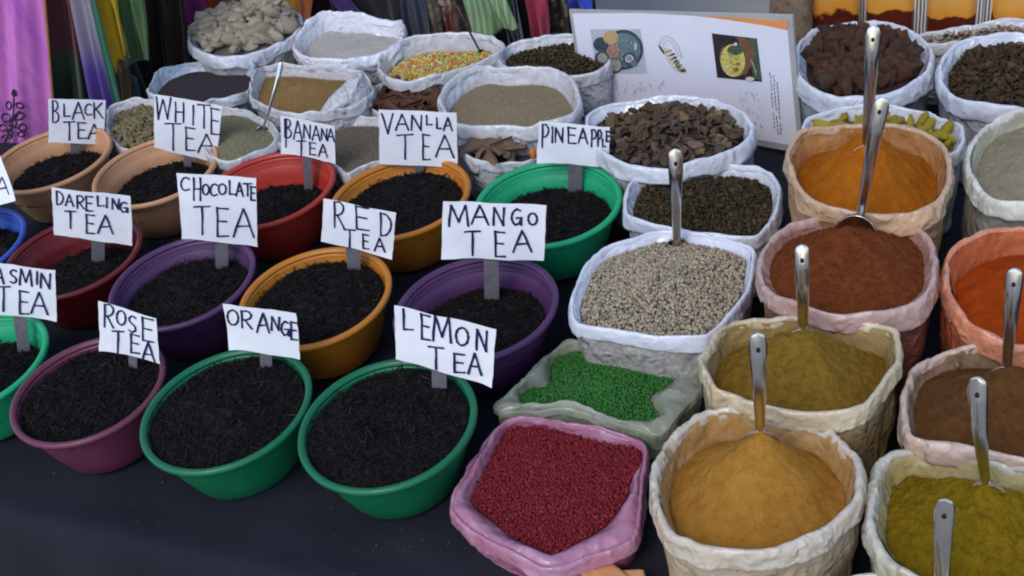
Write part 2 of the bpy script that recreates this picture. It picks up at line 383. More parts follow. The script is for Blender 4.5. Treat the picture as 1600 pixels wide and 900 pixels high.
bodyV, bodyF = lathe(OUT + INN, 80); rimV, rimF = lathe(RIMP + RIMP[:1], 80)
TEA = {}
TEALAB = {'lemon': 'black curly tea leaves heaped below the lemon tea card', 'orange': 'black curly tea leaves heaped below the orange card',
 'rose': 'black tea leaves filling the maroon pink rose tea bowl', 'mango': 'dark tea low in the purple mango tea bowl', 'red': 'black tea mounded in the orange bowl with the red tea card',
 'choc': 'black tea in the purple bowl with the chocolate tea card', 'white': 'fine dark tea in the beige bowl with the white tea card', 'banana': 'dark tea low in the light red banana tea bowl',
 'vanilla': 'black tea in the orange bowl with the vanilla tea card', 'pine': 'dark tea in the bright green bowl with the pineapple card', 'jasmine': 'dark tea in the bright green jasmine tea bowl',
 'dareling': 'dark tea low in the dark red dareling tea bowl', 'black': 'fine dark tea in the beige bowl with the black tea card', 'blue': 'dark tea in the blue bowl'}
for key, (x, y, col, ze, H, off, lab) in BOWLS.items():
    bw = thing('tea_bowl', lab, 'bowl', (x, y, T + .003), 'plastic bowls of loose tea')
    rot = RNG.uniform(0, 6); sz = .95 if key == 'rose' else 1.0
    wob = 1 + 0.012 * np.cos(2 * np.arctan2(bodyV[:, 1], bodyV[:, 0]) + rot)[:, None]; wob2 = 1 + 0.012 * np.cos(2 * np.arctan2(rimV[:, 1], rimV[:, 0]) + rot)[:, None]
    obj('bowl_body', mesh('bowl_body', bodyV * np.c_[wob * sz, wob * sz, np.ones_like(wob)], bodyF, BM[col]), bw)
    obj('rim', mesh('rim', rimV * np.c_[wob2 * sz, wob2 * sz, np.ones_like(wob2)], rimF, BM[col]), bw)
    a = np.linspace(-np.pi, np.pi, 90, endpoint=False); rr = inner_r(ze) * sz + .001
    edge = rr * (1 + .015 * np.sin(3 * a + rot) - .02)
    B = np.stack([x + edge * np.cos(a), y + edge * np.sin(a)], 1)
    hp = Heap(B, (x + off[0], y + off[1]), T + .003 + ze, H, 1.0, ((.010, 17, 3 + len(key)), (.0045, 55, 5 + len(TEA)), (.0022, 170, 8)))
    TEA[key] = hp
    V, f = hp.mesh(40, 110, 1.0, .0005)
    near = y < 1.7
    pcs = [(V, f, tea_b)]
    for k, sl in enumerate(SLIVER):
        P = hp.points(.0048 if near else .0056, .985, .45); P[:, 2] += RNG.uniform(-.001, .0035, len(P))
        P = P[RNG.random(len(P)) < (.62 if k < 2 else .4)]
        pcs.append((*scatter(P, *sl, (.0080, .0062, .0105)[k], rand_rot(len(P), .38), .3), tea_m))
    # a few leaves stuck to the wall
    th = RNG.uniform(0, 6.28, 26); zz = ze + RNG.random(26) ** 2 * (.095 - ze); r_ = np.array([inner_r(q) for q in zz]) * sz - .001
    P = np.stack([x + r_ * np.cos(th), y + r_ * np.sin(th), T + .003 + zz], 1)
    pcs.append((*scatter(P, *SLIVER[0], .004, rand_rot(len(P)), .3), tea_m))
    stuff('loose_tea', TEALAB[key], 'tea', pcs, 'heaps of loose tea in bowls')

# ---------------------------------------------------------------- sacks
W0 = (.60, .615, .67)
def see_mat(nm, sc, a, b_, c, lo=.45, hi=.8): return plastic_sheet(nm, (.50, .50, .52), a, lo, hi, 10, .3, .5, (sc, a, b_, c))
LIP = {'white': plastic_sheet('lip_white', W0, (.45, .45, .46), 0, .35), 'dusty_white': plastic_sheet('lip_dusty', (.58, .58, .61), (.38, .35, .31), 0.05, .5)}
WALL_WHITE = plastic_sheet('wall_white', (.52, .53, .57), (.30, .29, .28), .1, .6, crease=.7)
SACKS = {}; LIPC = .26
def sack(key, name, label, px, h, lip_r, lip_m, wall_m, edge_d, H, peak_px=None, content_px=None, p=1.15, rough=((.005, 26, 2), (.002, 90, 5)), inner_m=None, taper=.95, liner=1.05, crumple=1.0, group='open plastic sacks of spices', tilt=(0, 0)):
    n = 380; zr = T + h; lip_r *= .80
    O = smooth_ring([at(x, y, zr)[:2] for x, y in px], n); nrm = ring_normals(O)
    Q = O - nrm * lip_r * .85; Q = smooth_ring(Q[::6], n); nrm = ring_normals(Q); c = Q.mean(0); sd_ = sum(map(ord, key)) % 97
    s_arc = np.r_[0, np.cumsum(np.linalg.norm(np.diff(Q, axis=0), axis=1))]
    Q3 = np.c_[Q, np.zeros(n)]
    base = (*c, TT + .003); t = thing(name, label, 'sack', base, group)
    zw = zr + crumple * (.0065 * vnoise(Q3 * 13, sd_) + .003 * vnoise(Q3 * 40, sd_ + 1))          # the lip's level wanders
    # the bag's mouth folded over into a cuff: a thin top edge and a flat outer skirt
    CP = np.array([(-.38, -.95), (-.28, -.30), (-.08, .16), (.16, .30), (.42, .12), (.60, -.35), (.70, -1.0), (.76, -1.7), (.80, -2.5), (.60, -2.6), (.48, -1.7), (.22, -.95)])
    CP = smooth_ring(CP, 28)
    if CP[np.argmax(CP[:, 1]), 0] < 0: CP = CP[::-1]
    m_ = len(CP); A = np.repeat(s_arc[:, None], m_, 1); OX = np.repeat(CP[None, :, 0], n, 0); OZ = np.repeat(CP[None, :, 1], n, 0)
    edge_ = 1 + .30 * vnoise(np.stack([s_arc * 14, 0 * s_arc, 0 * s_arc + sd_], -1), 6) + .12 * vnoise(np.stack([s_arc * 60, 0 * s_arc, 0 * s_arc + sd_], -1), 7)
    OZ = np.where(OZ < -.9, -.9 + (OZ + .9) * edge_[:, None], OZ)
    flare = .16 * vnoise(np.stack([A * 22, OZ * .25, 0 * A + sd_], -1), 4) * np.clip(-OZ, 0, 2.5) + .14 * vnoise(np.stack([A * 9, 0 * A, 0 * A + sd_], -1), 3)
    N3 = np.c_[nrm, np.zeros(n)][:, None, :]
    X0 = Q3[:, None, :] + lip_r * (OX[..., None] * N3 + OZ[..., None] * UP)
    cr = crumple * LIPC * crumple_(X0 * np.array([1, 1, .8]), 21, 54, sd_)
    V = Q3[:, None, :] + lip_r * ((OX + flare + cr)[..., None] * N3 + (OZ + .5 * cr * (OZ > -.6))[..., None] * UP) + (zw[:, None, None] - lip_r * .3) * UP
    part('folded_cuff', V.reshape(-1, 3), grid_faces(n + 1, m_) % (n * m_), lip_m, t)
    # outer wall
    K = 40; f = np.linspace(0, 1, K); rows = []
    for k in range(K):
        sc = (1 - .015 + .03 * math.sin(math.pi * min(1, f[k] * 1.2))) * (1 - (1 - taper) * f[k] ** 1.4) - (.05 if k == K - 1 else 0)
        z = (zw - lip_r * 1.1) * (1 - f[k]) + (TT + .004) * f[k]
        P3 = np.c_[c + (Q + nrm * lip_r * .15 - c) * sc, z]
        d = .004 * fbm(P3 * 16, sd_ + 3, 2) + .0019 * crumple_(P3 * np.array([1, 1, .7]), 26, 62, sd_ + 4) + .006 * (1 - f[k]) ** 2 * vnoise(np.stack([s_arc * 45, 0 * s_arc + f[k] * 1.2, 0 * s_arc + sd_], 1), 5)
        P3[:, :2] += nrm * (np.maximum(d * crumple, -.0035) - .0005)[:, None]; rows.append(P3)
    rows.append(np.c_[np.tile(c, (n, 1)), np.full(n, TT + .005)])
    part('sack_wall', np.concatenate(rows), grid_faces(len(rows), n), wall_m, t)
    # content edge and inner lining
    ze = zr - edge_d
    if content_px is None: Bd = Q - nrm * lip_r * liner; Bd = smooth_ring(Bd[::8], n)
    else:
        cp = smooth_ring([at(x, y, ze)[:2] for x, y in content_px], 200); pol = Polar(cp, cp.mean(0)); dq = Q - pol.c
        th = np.arctan2(dq[:, 1], dq[:, 0]); Bd = pol.c + (pol.R(th))[:, None] * np.stack([np.cos(th), np.sin(th)], 1)
    pk = c if peak_px is None else at(*peak_px, ze + H)[:2]
    hp = Heap(Bd, pk, ze, H, p, rough, tilt)
    rows = []
    for k, g_ in enumerate((0, .12, .25, .37, .5, .62, .75, .87, 1.0, 1.12)):
        P3 = np.c_[(Q - nrm * lip_r * .15) * (1 - g_) + Bd * g_, (zw - lip_r * .35) * (1 - g_) + (hp.z(Bd[:, 0], Bd[:, 1]) - .001) * g_]
        if content_px is not None: P3[:, 2] += .011 * math.sin(math.pi * min(g_, 1)) * (1 + .8 * vnoise(P3 * 24, sd_))
        if 0 < g_ < 1: P3 += np.c_[nrm * (.0022 * crumple_(P3, 28, 65, sd_ + 2))[:, None], .0015 * crumple_(P3, 34, 70, 4)]
        if g_ > 1: P3[:, 2] -= .012
        rows.append(P3)
    part('sack_lining', np.concatenate(rows), grid_faces(len(rows), n), inner_m or lip_m, t)
    SACKS[key] = (t, hp); return t, hp

def powder_mat(name, col, dark, crack=0.0, clump=60, tex=0.5):
    mm, N, L, b = new_mat(name)
    n = noise_node(N, L, clump, 8, 0.65); r = ramp(N, [(0.32, dark), (0.62, col)]); L.new(n.outputs['Fac'], r.inputs[0])
    ng = noise_node(N, L, 420, 5, 0.8); rg = ramp(N, [(0.34, (.62, .60, .58)), (0.5, (1, 1, 1)), (0.66, (1.0, 1.0, 1.0))]); L.new(ng.outputs['Fac'], rg.inputs[0])     # mixed grains
    mg = N.new('ShaderNodeMixRGB'); mg.blend_type = 'MULTIPLY'; mg.inputs[0].default_value = 1; L.new(r.outputs[0], mg.inputs[1]); L.new(rg.outputs[0], mg.inputs[2])
    L.new(mg.outputs[0], b.inputs['Base Color']); b.inputs['Roughness'].default_value = 0.95; b.inputs['Specular IOR Level'].default_value = 0.08
    n2 = noise_node(N, L, 330, 6, 0.75); b1 = bump(N, L, b, n2.outputs['Fac'], tex, .0045)
    n3 = noise_node(N, L, 1400, 3, 0.7); b2 = N.new('ShaderNodeBump'); b2.inputs['Strength'].default_value = .5; b2.inputs['Distance'].default_value = .002
    L.new(n3.outputs['Fac'], b2.inputs['Height']); L.new(b2.outputs[0], b1.inputs['Normal'])
    return mm
def powder(key, name, label, mat_, lumps=0, crumb_m=None, nr=90, nt=240):
    hp = SACKS[key][1]; V, f = hp.mesh(nr, nt); pcs = [(V, f, mat_)]
    if lumps:
        P = hp.points(.0045, .97, .5); P = P[RNG.random(len(P)) < lumps]
        sz = np.exp(RNG.normal(0, .5, len(P))); P[:, 2] -= .0003
        tv = ICO1[0] * [1, 1, .75] * (1 + .25 * vnoise(ICO1[0] * 1.7, 4))[:, None]
        v2, f2 = scatter(P, tv, ICO1[1], .0011, rand_rot(len(P)), .5); pcs.append((v2, f2, crumb_m or mat_))
    return stuff(name, label, 'spice', pcs, 'mounds of ground spice')
def grains(key, name, label, bed, mat_, shape, size, spacing, rot_flat=None, layers=2, cat='spice', keep=1.0, var=.12, lift=0.2, spill=0.0):
    hp = SACKS[key][1]; V, f = hp.mesh(44, 120); V = V.copy(); V[:, 2] -= size * .5; pcs = [(V, f, bed)]
    for k in range(layers):
        P = hp.points(spacing, .985, .22 + .1 * k); P = P[RNG.random(len(P)) < keep]; P[:, 2] += size * (lift + RNG.uniform(-.35, .35, len(P)) + .35 * k)
        pcs.append((*scatter(P, *shape, size, rand_rot(len(P), rot_flat), var), mat_))
    if spill:
        P = hp.points(spacing * 1.1, 1.22, .5); u = hp.u(P[:, 0], P[:, 1]); P = P[(u > .97) & (RNG.random(len(P)) < spill * np.clip((1.24 - u) / .27, 0, 1) ** 2)]; P[:, 2] += size * 1.6 + .010 * np.clip(hp.u(P[:, 0], P[:, 1]) - 1, 0, 1)
        pcs.append((*scatter(P, *shape, size, rand_rot(len(P), rot_flat), var), mat_))
    return stuff(name, label, cat, pcs, 'seeds and grains in sacks')
def tint(c, k): return tuple(x * k for x in c)

# outlines of the sack mouths in the photograph and the height of each mouth above the table
S={
'ochre':([(1013,735),(1031,687),(1075,647),(1111,632),(1164,632),(1200,637),(1284,650),(1320,678),(1347,713),(1354,749),(1344,789),(1307,826),(1250,856),(1195,870),(1111,867),(1067,851),(1035,829),(1017,784)],.185),
'greenbrown':([(1087,567),(1093,545),(1112,515),(1150,494),(1250,487),(1320,492),(1395,508),(1411,535),(1409,571),(1380,615),(1347,642),(1293,649),(1200,638),(1129,618),(1105,604)],.205),
'redbrown':([(1180,410),(1195,375),(1235,347),(1290,333),(1335,331),(1380,337),(1430,347),(1462,375),(1469,410),(1465,445),(1440,470),(1400,485),(1340,493),(1280,490),(1220,471),(1190,446)],.22),
'orange':([(1225,255),(1228,230),(1250,206),(1300,193),(1360,188),(1420,193),(1465,210),(1487,240),(1490,270),(1480,300),(1450,325),(1400,334),(1340,333),(1280,320),(1242,293)],.25),
'beige':([(1506,250),(1517,213),(1543,185),(1570,173),(1605,164),(1680,168),(1735,205),(1745,260),(1705,308),(1650,322),(1600,322),(1560,317),(1530,302),(1514,280)],.24),
'scarlet':([(1470,420),(1476,398),(1505,373),(1555,354),(1605,350),(1670,362),(1722,395),(1732,445),(1710,505),(1660,538),(1600,541),(1560,530),(1515,512),(1485,480)],.22),
'darkbrown':([(1403,622),(1410,590),(1428,560),(1470,542),(1530,535),(1600,543),(1665,555),(1715,592),(1722,650),(1700,705),(1650,722),(1600,718),(1520,702),(1440,690),(1412,672)],.19),
'mustard':([(1347,800),(1355,745),(1366,717),(1401,696),(1430,692),(1491,701),(1540,711),(1600,722),(1680,745),(1725,800),(1722,870),(1680,930),(1600,942),(1500,928),(1413,900),(1377,873),(1352,832)],.17),
'frontbit':([(1290,905),(1325,890),(1370,887),(1415,899),(1470,915),(1520,940),(1530,990),(1480,1040),(1400,1060),(1320,1040),(1280,990),(1278,940)],.12),
'peppercorn':([(886,477),(897,440),(913,407),(940,383),(980,369),(1027,356),(1077,358),(1133,367),(1177,384),(1182,407),(1177,447),(1160,477),(1127,513),(1100,529),(1033,530),(967,520),(902,508)],.13),
'herb':([(972,318),(985,280),(1020,263),(1090,255),(1150,253),(1200,263),(1221,285),(1220,320),(1200,352),(1175,370),(1100,366),(1040,356),(985,340)],0.13),
'chips':([(911,196),(919,173),(960,157),(1040,149),(1100,150),(1150,165),(1178,190),(1175,215),(1140,236),(1090,254),(1040,263),(985,260),(946,246),(922,224)],0.155),
'pods':([(1240,92),(1245,68),(1268,45),(1310,31),(1370,30),(1420,42),(1455,66),(1461,90),(1450,115),(1410,140),(1360,154),(1310,156),(1265,140),(1243,117)],0.16),
'darkherb':([(1463,120),(1470,87),(1500,62),(1560,49),(1605,47),(1680,60),(1703,100),(1690,150),(1640,173),(1580,173),(1530,165),(1483,150)],0.17),
'turmeric':([(1252,203),(1260,183),(1300,168),(1360,163),(1440,170),(1495,186),(1510,207),(1504,230),(1470,246),(1420,252),(1340,250),(1280,238)],0.17),
'stones':([(292,60),(297,38),(330,18),(375,6),(420,0),(455,6),(473,22),(470,45),(440,65),(400,80),(360,89),(320,86),(297,76)],0.13),
'salt':([(453,65),(467,43),(497,23),(533,18),(587,23),(623,27),(634,42),(630,60),(613,74),(580,87),(533,96),(483,93),(460,81)],0.14),
'sprinkle':([(587,97),(597,80),(627,63),(667,53),(720,51),(763,50),(788,63),(783,77),(750,94),(700,113),(650,127),(613,126),(593,113)],0.135),
'blackseed':([(775,90),(790,68),(850,56),(900,51),(945,60),(958,88),(930,112),(870,118),(800,110)],0.12),
'tanseed':([(683,145),(717,113),(760,98),(800,101),(850,100),(883,110),(903,133),(910,160),(893,184),(850,196),(800,198),(733,196),(700,187),(686,167)],0.15),
'brownseed':([(387,140),(403,103),(433,97),(500,100),(543,103),(570,112),(585,140),(560,165),(497,179),(450,180),(415,170),(395,155)],0.13),
'purpleseed':([(227,138),(237,117),(263,100),(317,88),(383,92),(402,105),(398,125),(375,145),(330,156),(280,157),(240,151)],0.105),
'cardamom':([(163,188),(172,166),(210,155),(245,158),(262,176),(262,205),(235,228),(190,230),(167,212)],0.1),
'fennel':([(312,192),(330,170),(370,166),(408,179),(434,202),(424,222),(388,240),(350,250),(318,232)],0.115),
'greyseed':([(430,222),(448,202),(475,189),(520,183),(580,181),(640,187),(668,210),(655,238),(600,252),(562,262),(538,270),(518,256),(470,238)],0.1),
'cinnamon':([(572,158),(585,134),(630,126),(675,136),(692,156),(686,178),(645,186),(595,182)],0.1),
'bark':([(716,228),(724,207),(780,201),(834,206),(848,226),(832,246),(790,256),(740,254)],0.11),
'peas':([(770,628),(800,605),(826,588),(884,526),(947,547),(1013,560),(1074,562),(1098,600),(1067,645),(1028,676),(956,660),(889,641),(822,641),(782,645)],.052),
'berries':([(698,788),(721,735),(756,680),(800,649),(845,649),(889,655),(950,667),(1011,691),(1008,750),(1003,815),(985,845),(935,864),(872,886),(842,887),(803,869),(758,848),(711,814)],.055),
'backchips':([(1405,62),(1430,50),(1480,42),(1540,34),(1605,30),(1660,36),(1670,52),(1640,58),(1500,66),(1430,70)],0.13),
}

# ---- powders on the right
def psack(key, name, label, lip_r, lip_base, lip_stain, wall_base, wall_stain, edge_d, H, peak, lin, lip_amt=(.05, .75), **k):
    lm = plastic_sheet('lip_' + key, lip_base, lip_stain, *lip_amt, 16, .28, .42)
    wm = plastic_sheet('wall_' + key, wall_base, wall_stain, .25, .95, 9, .33, .42)
    im = plastic_sheet('lining_' + key, lin[0], lin[1], .15, .85, 16, .6, .3)          # dusted with the powder
    px, h = S[key]
    return sack(key, name, label, px, h, lip_r, lm, wm, edge_d, H, peak, inner_m=im, **k)
R1 = ((.0032, 13, -7), (.004, 15, 2), (.0020, 55, 5), (.0008, 200, 9))
R2 = ((.0040, 17, -5), (.005, 20, 4), (.0032, 60, 6), (.0018, 160, 9))
psack('ochre', 'spice_sack', 'pale plastic sack of ochre yellow powder, nearest of the spoon sacks at the table front', .0165, (.54, .49, .43), (.46, .33, .18), (.47, .39, .30), (.36, .26, .15), .050, .082, (1188, 676), ((.42, .28, .13), (.36, .17, .03)), rough=R1, p=1.3)
powder('ochre', 'ground_spice', 'smooth ochre yellow powder with a peak below the spoon', powder_mat('ochre_powder', (.42, .200, .034), (.33, .145, .020)), .05)
psack('greenbrown', 'spice_sack', 'squarish tan plastic sack of greenish brown powder behind the ochre one', .0145, (.54, .46, .33), (.42, .29, .13), (.42, .31, .17), (.27, .18, .07), .046, .078, (1258, 512), ((.34, .24, .10), (.22, .13, .025)), rough=R2, p=1.15)
powder('greenbrown', 'ground_spice', 'rough greenish brown powder mounded behind the ochre powder', powder_mat('greenbrown_powder', (.27, .155, .022), (.19, .100, .012), clump=90, tex=.8), .35)
psack('redbrown', 'spice_sack', 'pinkish plastic sack of red brown powder with a ladle in it', .0140, (.47, .33, .30), (.38, .19, .14), (.33, .15, .11), (.20, .055, .035), .018, .058, (1318, 356), ((.36, .20, .15), (.17, .05, .016)), rough=R2, p=1.15, taper=.85)
powder('redbrown', 'ground_spice', 'crumbly red brown powder filling the pinkish sack', powder_mat('redbrown_powder', (.215, .058, .016), (.135, .033, .009), clump=110, tex=.9), .5)
psack('orange', 'spice_sack', 'peach plastic sack of orange yellow powder standing behind the red brown one', .0145, (.50, .35, .25), (.46, .24, .09), (.47, .29, .16), (.40, .19, .06), .044, .095, (1357, 207), ((.44, .24, .09), (.34, .10, .008)), rough=R1, p=1.35, taper=.90)
powder('orange', 'ground_spice', 'orange yellow powder in a tall cone', powder_mat('orange_powder', (.40, .120, .007), (.32, .085, .005)), .06)
psack('beige', 'spice_sack', 'off white plastic sack of grey beige powder at the right end', .0145, (.60, .59, .52), (.42, .39, .30), (.40, .39, .33), (.28, .26, .19), .030, .030, (1640, 225), ((.42, .39, .30), (.30, .26, .17)), rough=R1)
powder('beige', 'ground_spice', 'grey beige powder in the off white sack', powder_mat('beige_powder', (.30, .255, .165), (.24, .20, .125)), .04)
psack('scarlet', 'spice_sack', 'orange stained sack of bright scarlet orange powder at the right edge', .0150, (.56, .29, .19), (.52, .15, .06), (.55, .20, .10), (.48, .10, .03), .044, .050, (1640, 420), ((.46, .14, .05), (.36, .055, .006)), rough=R1, lip_amt=(.25, .95))
powder('scarlet', 'ground_spice', 'bright scarlet orange powder', powder_mat('scarlet_powder', (.40, .060, .005), (.32, .042, .003)), .03)
psack('darkbrown', 'spice_sack', 'dusty plastic sack of dark brown powder below the scarlet one', .0140, (.56, .44, .37), (.36, .22, .13), (.33, .23, .15), (.20, .11, .05), .030, .055, (1590, 575), ((.30, .20, .12), (.11, .05, .016)), rough=R1)
powder('darkbrown', 'ground_spice', 'dark brown powder in the dusty sack', powder_mat('darkbrown_powder', (.125, .055, .016), (.085, .034, .010), clump=80), .15)
psack('mustard', 'spice_sack', 'white plastic sack of mustard green powder at the lower corner of the stall', .0190, (.53, .50, .45), (.40, .34, .18), (.46, .43, .33), (.36, .30, .14), .034, .065, (1540, 756), ((.40, .36, .20), (.26, .17, .012)), rough=R2 + ((.003, 120, 14),))
powder('mustard', 'ground_spice', 'cracked mustard green powder', powder_mat('mustard_powder', (.285, .180, .007), (.195, .118, .005), clump=90, tex=.9), .3)
psack('frontbit', 'spice_sack', 'pale plastic sack only just showing at the bottom edge', .0150, (.60, .58, .54), (.42, .36, .28), (.42, .38, .32), (.34, .28, .2), .02, .03, None, ((.4, .35, .28), (.34, .25, .14)), rough=R1)
powder('frontbit', 'ground_spice', 'pale brown powder in the sack cut by the bottom edge', powder_mat('front_powder', (.36, .25, .13), (.28, .19, .10)), .05)
# ---- berries, peas, peppercorns
pk_lip = plastic_sheet('lip_pink', (.50, .28, .38), (.36, .09, .16), .05, .8, 14, .26, .25, clear=.12)
sack('berries', 'spice_sack', 'low pink stained plastic sack of dark red berries', *S['berries'], .0110, pk_lip, plastic_sheet('wall_pink', (.50, .25, .36), (.38, .06, .13), .2, .95, 10, .28, .3), .020, .012, (868, 750),
     content_px=[(796, 672), (775, 702), (742, 765), (740, 790), (775, 820), (812, 848), (856, 868), (890, 855), (945, 824), (980, 778), (985, 755), (1008, 730), (1012, 706), (990, 700), (935, 690), (889, 678), (842, 668)], rough=((.004, 14, 3),), taper=.93)
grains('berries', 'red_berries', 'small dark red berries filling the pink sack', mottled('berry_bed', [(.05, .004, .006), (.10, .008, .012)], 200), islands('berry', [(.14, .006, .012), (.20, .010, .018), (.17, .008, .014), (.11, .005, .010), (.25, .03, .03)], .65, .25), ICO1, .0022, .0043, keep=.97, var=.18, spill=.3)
pea_lip = plastic_sheet('lip_peas', (.47, .48, .39), (.32, .37, .23), 0, .7, 12, .22, .3, clear=.45)
sack('peas', 'spice_sack', 'flat crumpled clear plastic bag of bright green peas', *S['peas'], .0055, pea_lip, plastic_sheet('wall_peas', (.42, .45, .36), (.20, .28, .14), .1, .8, 12, .24, .3, clear=.40), .018, .014, (940, 606),
     content_px=[(858, 603), (866, 566), (908, 550), (990, 561), (1062, 580), (1040, 604), (1016, 620), (1024, 640), (1028, 658), (980, 661), (940, 653), (908, 642), (856, 638), (818, 632), (816, 612), (842, 607)], rough=((.003, 14, 3),), taper=.95, crumple=1.5)
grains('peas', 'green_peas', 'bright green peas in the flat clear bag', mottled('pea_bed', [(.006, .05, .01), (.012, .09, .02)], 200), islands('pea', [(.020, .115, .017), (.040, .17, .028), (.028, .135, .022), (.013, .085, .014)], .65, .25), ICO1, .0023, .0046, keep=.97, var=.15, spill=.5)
sack('peppercorn', 'spice_sack', 'six sided white plastic sack of cream peppercorns', *S['peppercorn'], .0125, plastic_sheet('lip_pepper', (.63, .645, .73), (.5, .5, .52), 0, .3, 12, .24, .2), see_mat('wall_pepper', 190, (.10, .09, .08), (.26, .22, .17), (.42, .38, .30)), .020, .024, (1050, 430), rough=((.004, 12, 3),), crumple=.7, taper=.92)
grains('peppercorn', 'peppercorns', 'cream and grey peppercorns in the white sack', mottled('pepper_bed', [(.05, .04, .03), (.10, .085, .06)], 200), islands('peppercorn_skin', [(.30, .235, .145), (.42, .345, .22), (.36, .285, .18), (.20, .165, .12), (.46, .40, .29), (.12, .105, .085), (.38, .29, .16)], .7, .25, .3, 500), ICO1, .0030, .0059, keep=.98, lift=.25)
# ---- herbs
herb_m = islands('dried_herb', [(.025, .018, .010), (.05, .035, .015), (.035, .03, .016), (.075, .05, .018), (.028, .024, .018), (.10, .065, .02), (.045, .032, .02)], .8, .2)
herb_b = mottled('herb_bed', [(.014, .011, .008), (.03, .022, .012)], 200, .9, .6)
sack('herb', 'spice_sack', 'white plastic sack of dark green brown dried herb behind the peppercorns', *S['herb'], .0120, LIP['white'], WALL_WHITE, .024, .020, (1100, 295), rough=((.004, 20, 3), (.002, 70, 6)), crumple=.8)
grains('herb', 'dried_herb', 'dark green brown dried herb bits behind the peppercorns', herb_b, herb_m, FLAKE, .0036, .0060, .5, 3, keep=.75, var=.3)
sack('darkherb', 'spice_sack', 'white plastic sack of dark brown dried leaves beside the red brown pods', *S['darkherb'], .0150, LIP['white'], see_mat('wall_darkherb', 120, (.05, .045, .045), (.14, .13, .13), (.25, .24, .25)), .022, .022, (1575, 95), rough=((.004, 20, 3),), crumple=.8)
grains('darkherb', 'dried_leaves', 'dark brown dried leaf bits in the sack beside the pods', mottled('darkherb_bed', [(.012, .010, .007), (.03, .02, .012)], 200, .9, .6), islands('dark_leaf', [(.03, .020, .012), (.06, .038, .018), (.04, .028, .018), (.09, .055, .022), (.025, .018, .014)], .8, .2), FLAKE, .0062, .0095, .6, 3, keep=.75, var=.35)
# ---- back rows
sack('tanseed', 'spice_sack', 'white plastic sack of pale tan seeds beside the recipe board', *S['tanseed'], .0150, LIP['dusty_white'], WALL_WHITE, .040, .016, None, rough=((.004, 16, 3),))
SEED = SLIVER[1]
def seeds(key, name, label, cols, size=.0026, sp=.0050, **k):
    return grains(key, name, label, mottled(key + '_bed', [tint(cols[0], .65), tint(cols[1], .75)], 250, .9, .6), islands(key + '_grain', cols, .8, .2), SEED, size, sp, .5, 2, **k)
seeds('tanseed', 'tan_seeds', 'pale tan seeds beside the recipe board', [(.30, .235, .135), (.40, .32, .20), (.35, .275, .155), (.46, .38, .26)])
sack('brownseed', 'spice_sack', 'pointed clear plastic sack of light brown seeds with a folded corner', *S['brownseed'], .0100, LIP['dusty_white'], WALL_WHITE, .032, .022, (470, 132), rough=((.004, 16, 3),), crumple=1.3)
seeds('brownseed', 'brown_seeds', 'light brown seeds in the pointed sack', [(.32, .19, .065), (.42, .26, .10), (.36, .215, .075), (.48, .32, .14)])
sack('purpleseed', 'spice_sack', 'crumpled clear plastic sack of tiny dark purple seeds', *S['purpleseed'], .0130, plastic_sheet('lip_bluish', (.50, .54, .60), (.30, .36, .38), .0, .6, 14, .24, .4), plastic_sheet('wall_bluish', (.42, .44, .50), (.16, .15, .18), .1, .9, 12, .26, .4), .032, .010, None, rough=((.003, 16, 3),), crumple=1.6)
seeds('purpleseed', 'dark_seeds', 'tiny dark purple grey seeds', [(.045, .034, .042), (.075, .058, .068), (.058, .044, .053), (.10, .08, .09)], .0018, .0040)
sack('fennel', 'spice_sack', 'clear plastic sack of pale green seeds behind the white tea card', *S['fennel'], .0095, LIP['dusty_white'], WALL_WHITE, .016, .016, None, rough=((.004, 16, 3),), crumple=1.4)
seeds('fennel', 'green_seeds', 'pale green seeds with a thin spoon in them', [(.25, .235, .125), (.36, .33, .20), (.30, .28, .155), (.42, .39, .26)], .0034, .0056)
sack('greyseed', 'spice_sack', 'clear plastic sack of grey brown seeds between banana and vanilla cards', *S['greyseed'], .0110, LIP['dusty_white'], WALL_WHITE, .018, .014, None, rough=((.004, 16, 3),), crumple=1.3)
seeds('greyseed', 'grey_brown_seeds', 'grey brown seeds between the banana and vanilla cards', [(.17, .135, .09), (.26, .215, .15), (.21, .17, .115), (.31, .26, .19)], .0028, .0050)
sack('salt', 'spice_sack', 'glossy white plastic sack of white coarse powder in the back row', *S['salt'], .0160, plastic_sheet('lip_gloss', (.68, .67, .72), (.5, .5, .5), 0, .2, 14, .18, .4), WALL_WHITE, .044, .014, None, rough=((.003, 18, 3),), crumple=1.2)
powder('salt', 'white_powder', 'white coarse powder in the glossy back sack', powder_mat('white_powder', (.50, .475, .43), (.43, .40, .36)), .25, None, 60, 160)
sack('sprinkle', 'spice_sack', 'white plastic sack of many coloured sugared seeds', *S['sprinkle'], .0125, LIP['dusty_white'], see_mat('wall_sprinkle', 110, (.35, .33, .30), (.40, .30, .20), (.30, .36, .22)), .046, .024, (680, 85), rough=((.004, 16, 3),), crumple=1.0)
grains('sprinkle', 'sugared_seeds', 'red, yellow, green and white sugared seeds', mottled('sprinkle_bed', [(.2, .14, .05), (.25, .2, .08)], 200), islands('sugar_seed', [(.55, .40, .03), (.48, .07, .015), (.12, .34, .04), (.60, .52, .30), (.55, .22, .02), (.20, .38, .05), (.58, .44, .05), (.40, .05, .02), (.58, .50, .40)], .5, .4), ICO1, .0036, .0068, None, 2, var=.25)
sack('blackseed', 'spice_sack', 'grey white sack of dark brown flakes behind the recipe board', *S['blackseed'], .0130, LIP['dusty_white'], WALL_WHITE, .022, .018, None, rough=((.004, 16, 3),))
grains('blackseed', 'dark_flakes', 'dark brown flakes in the sack behind the board', herb_b, herb_m, FLAKE, .0050, .0085, .5, 2, keep=.85)
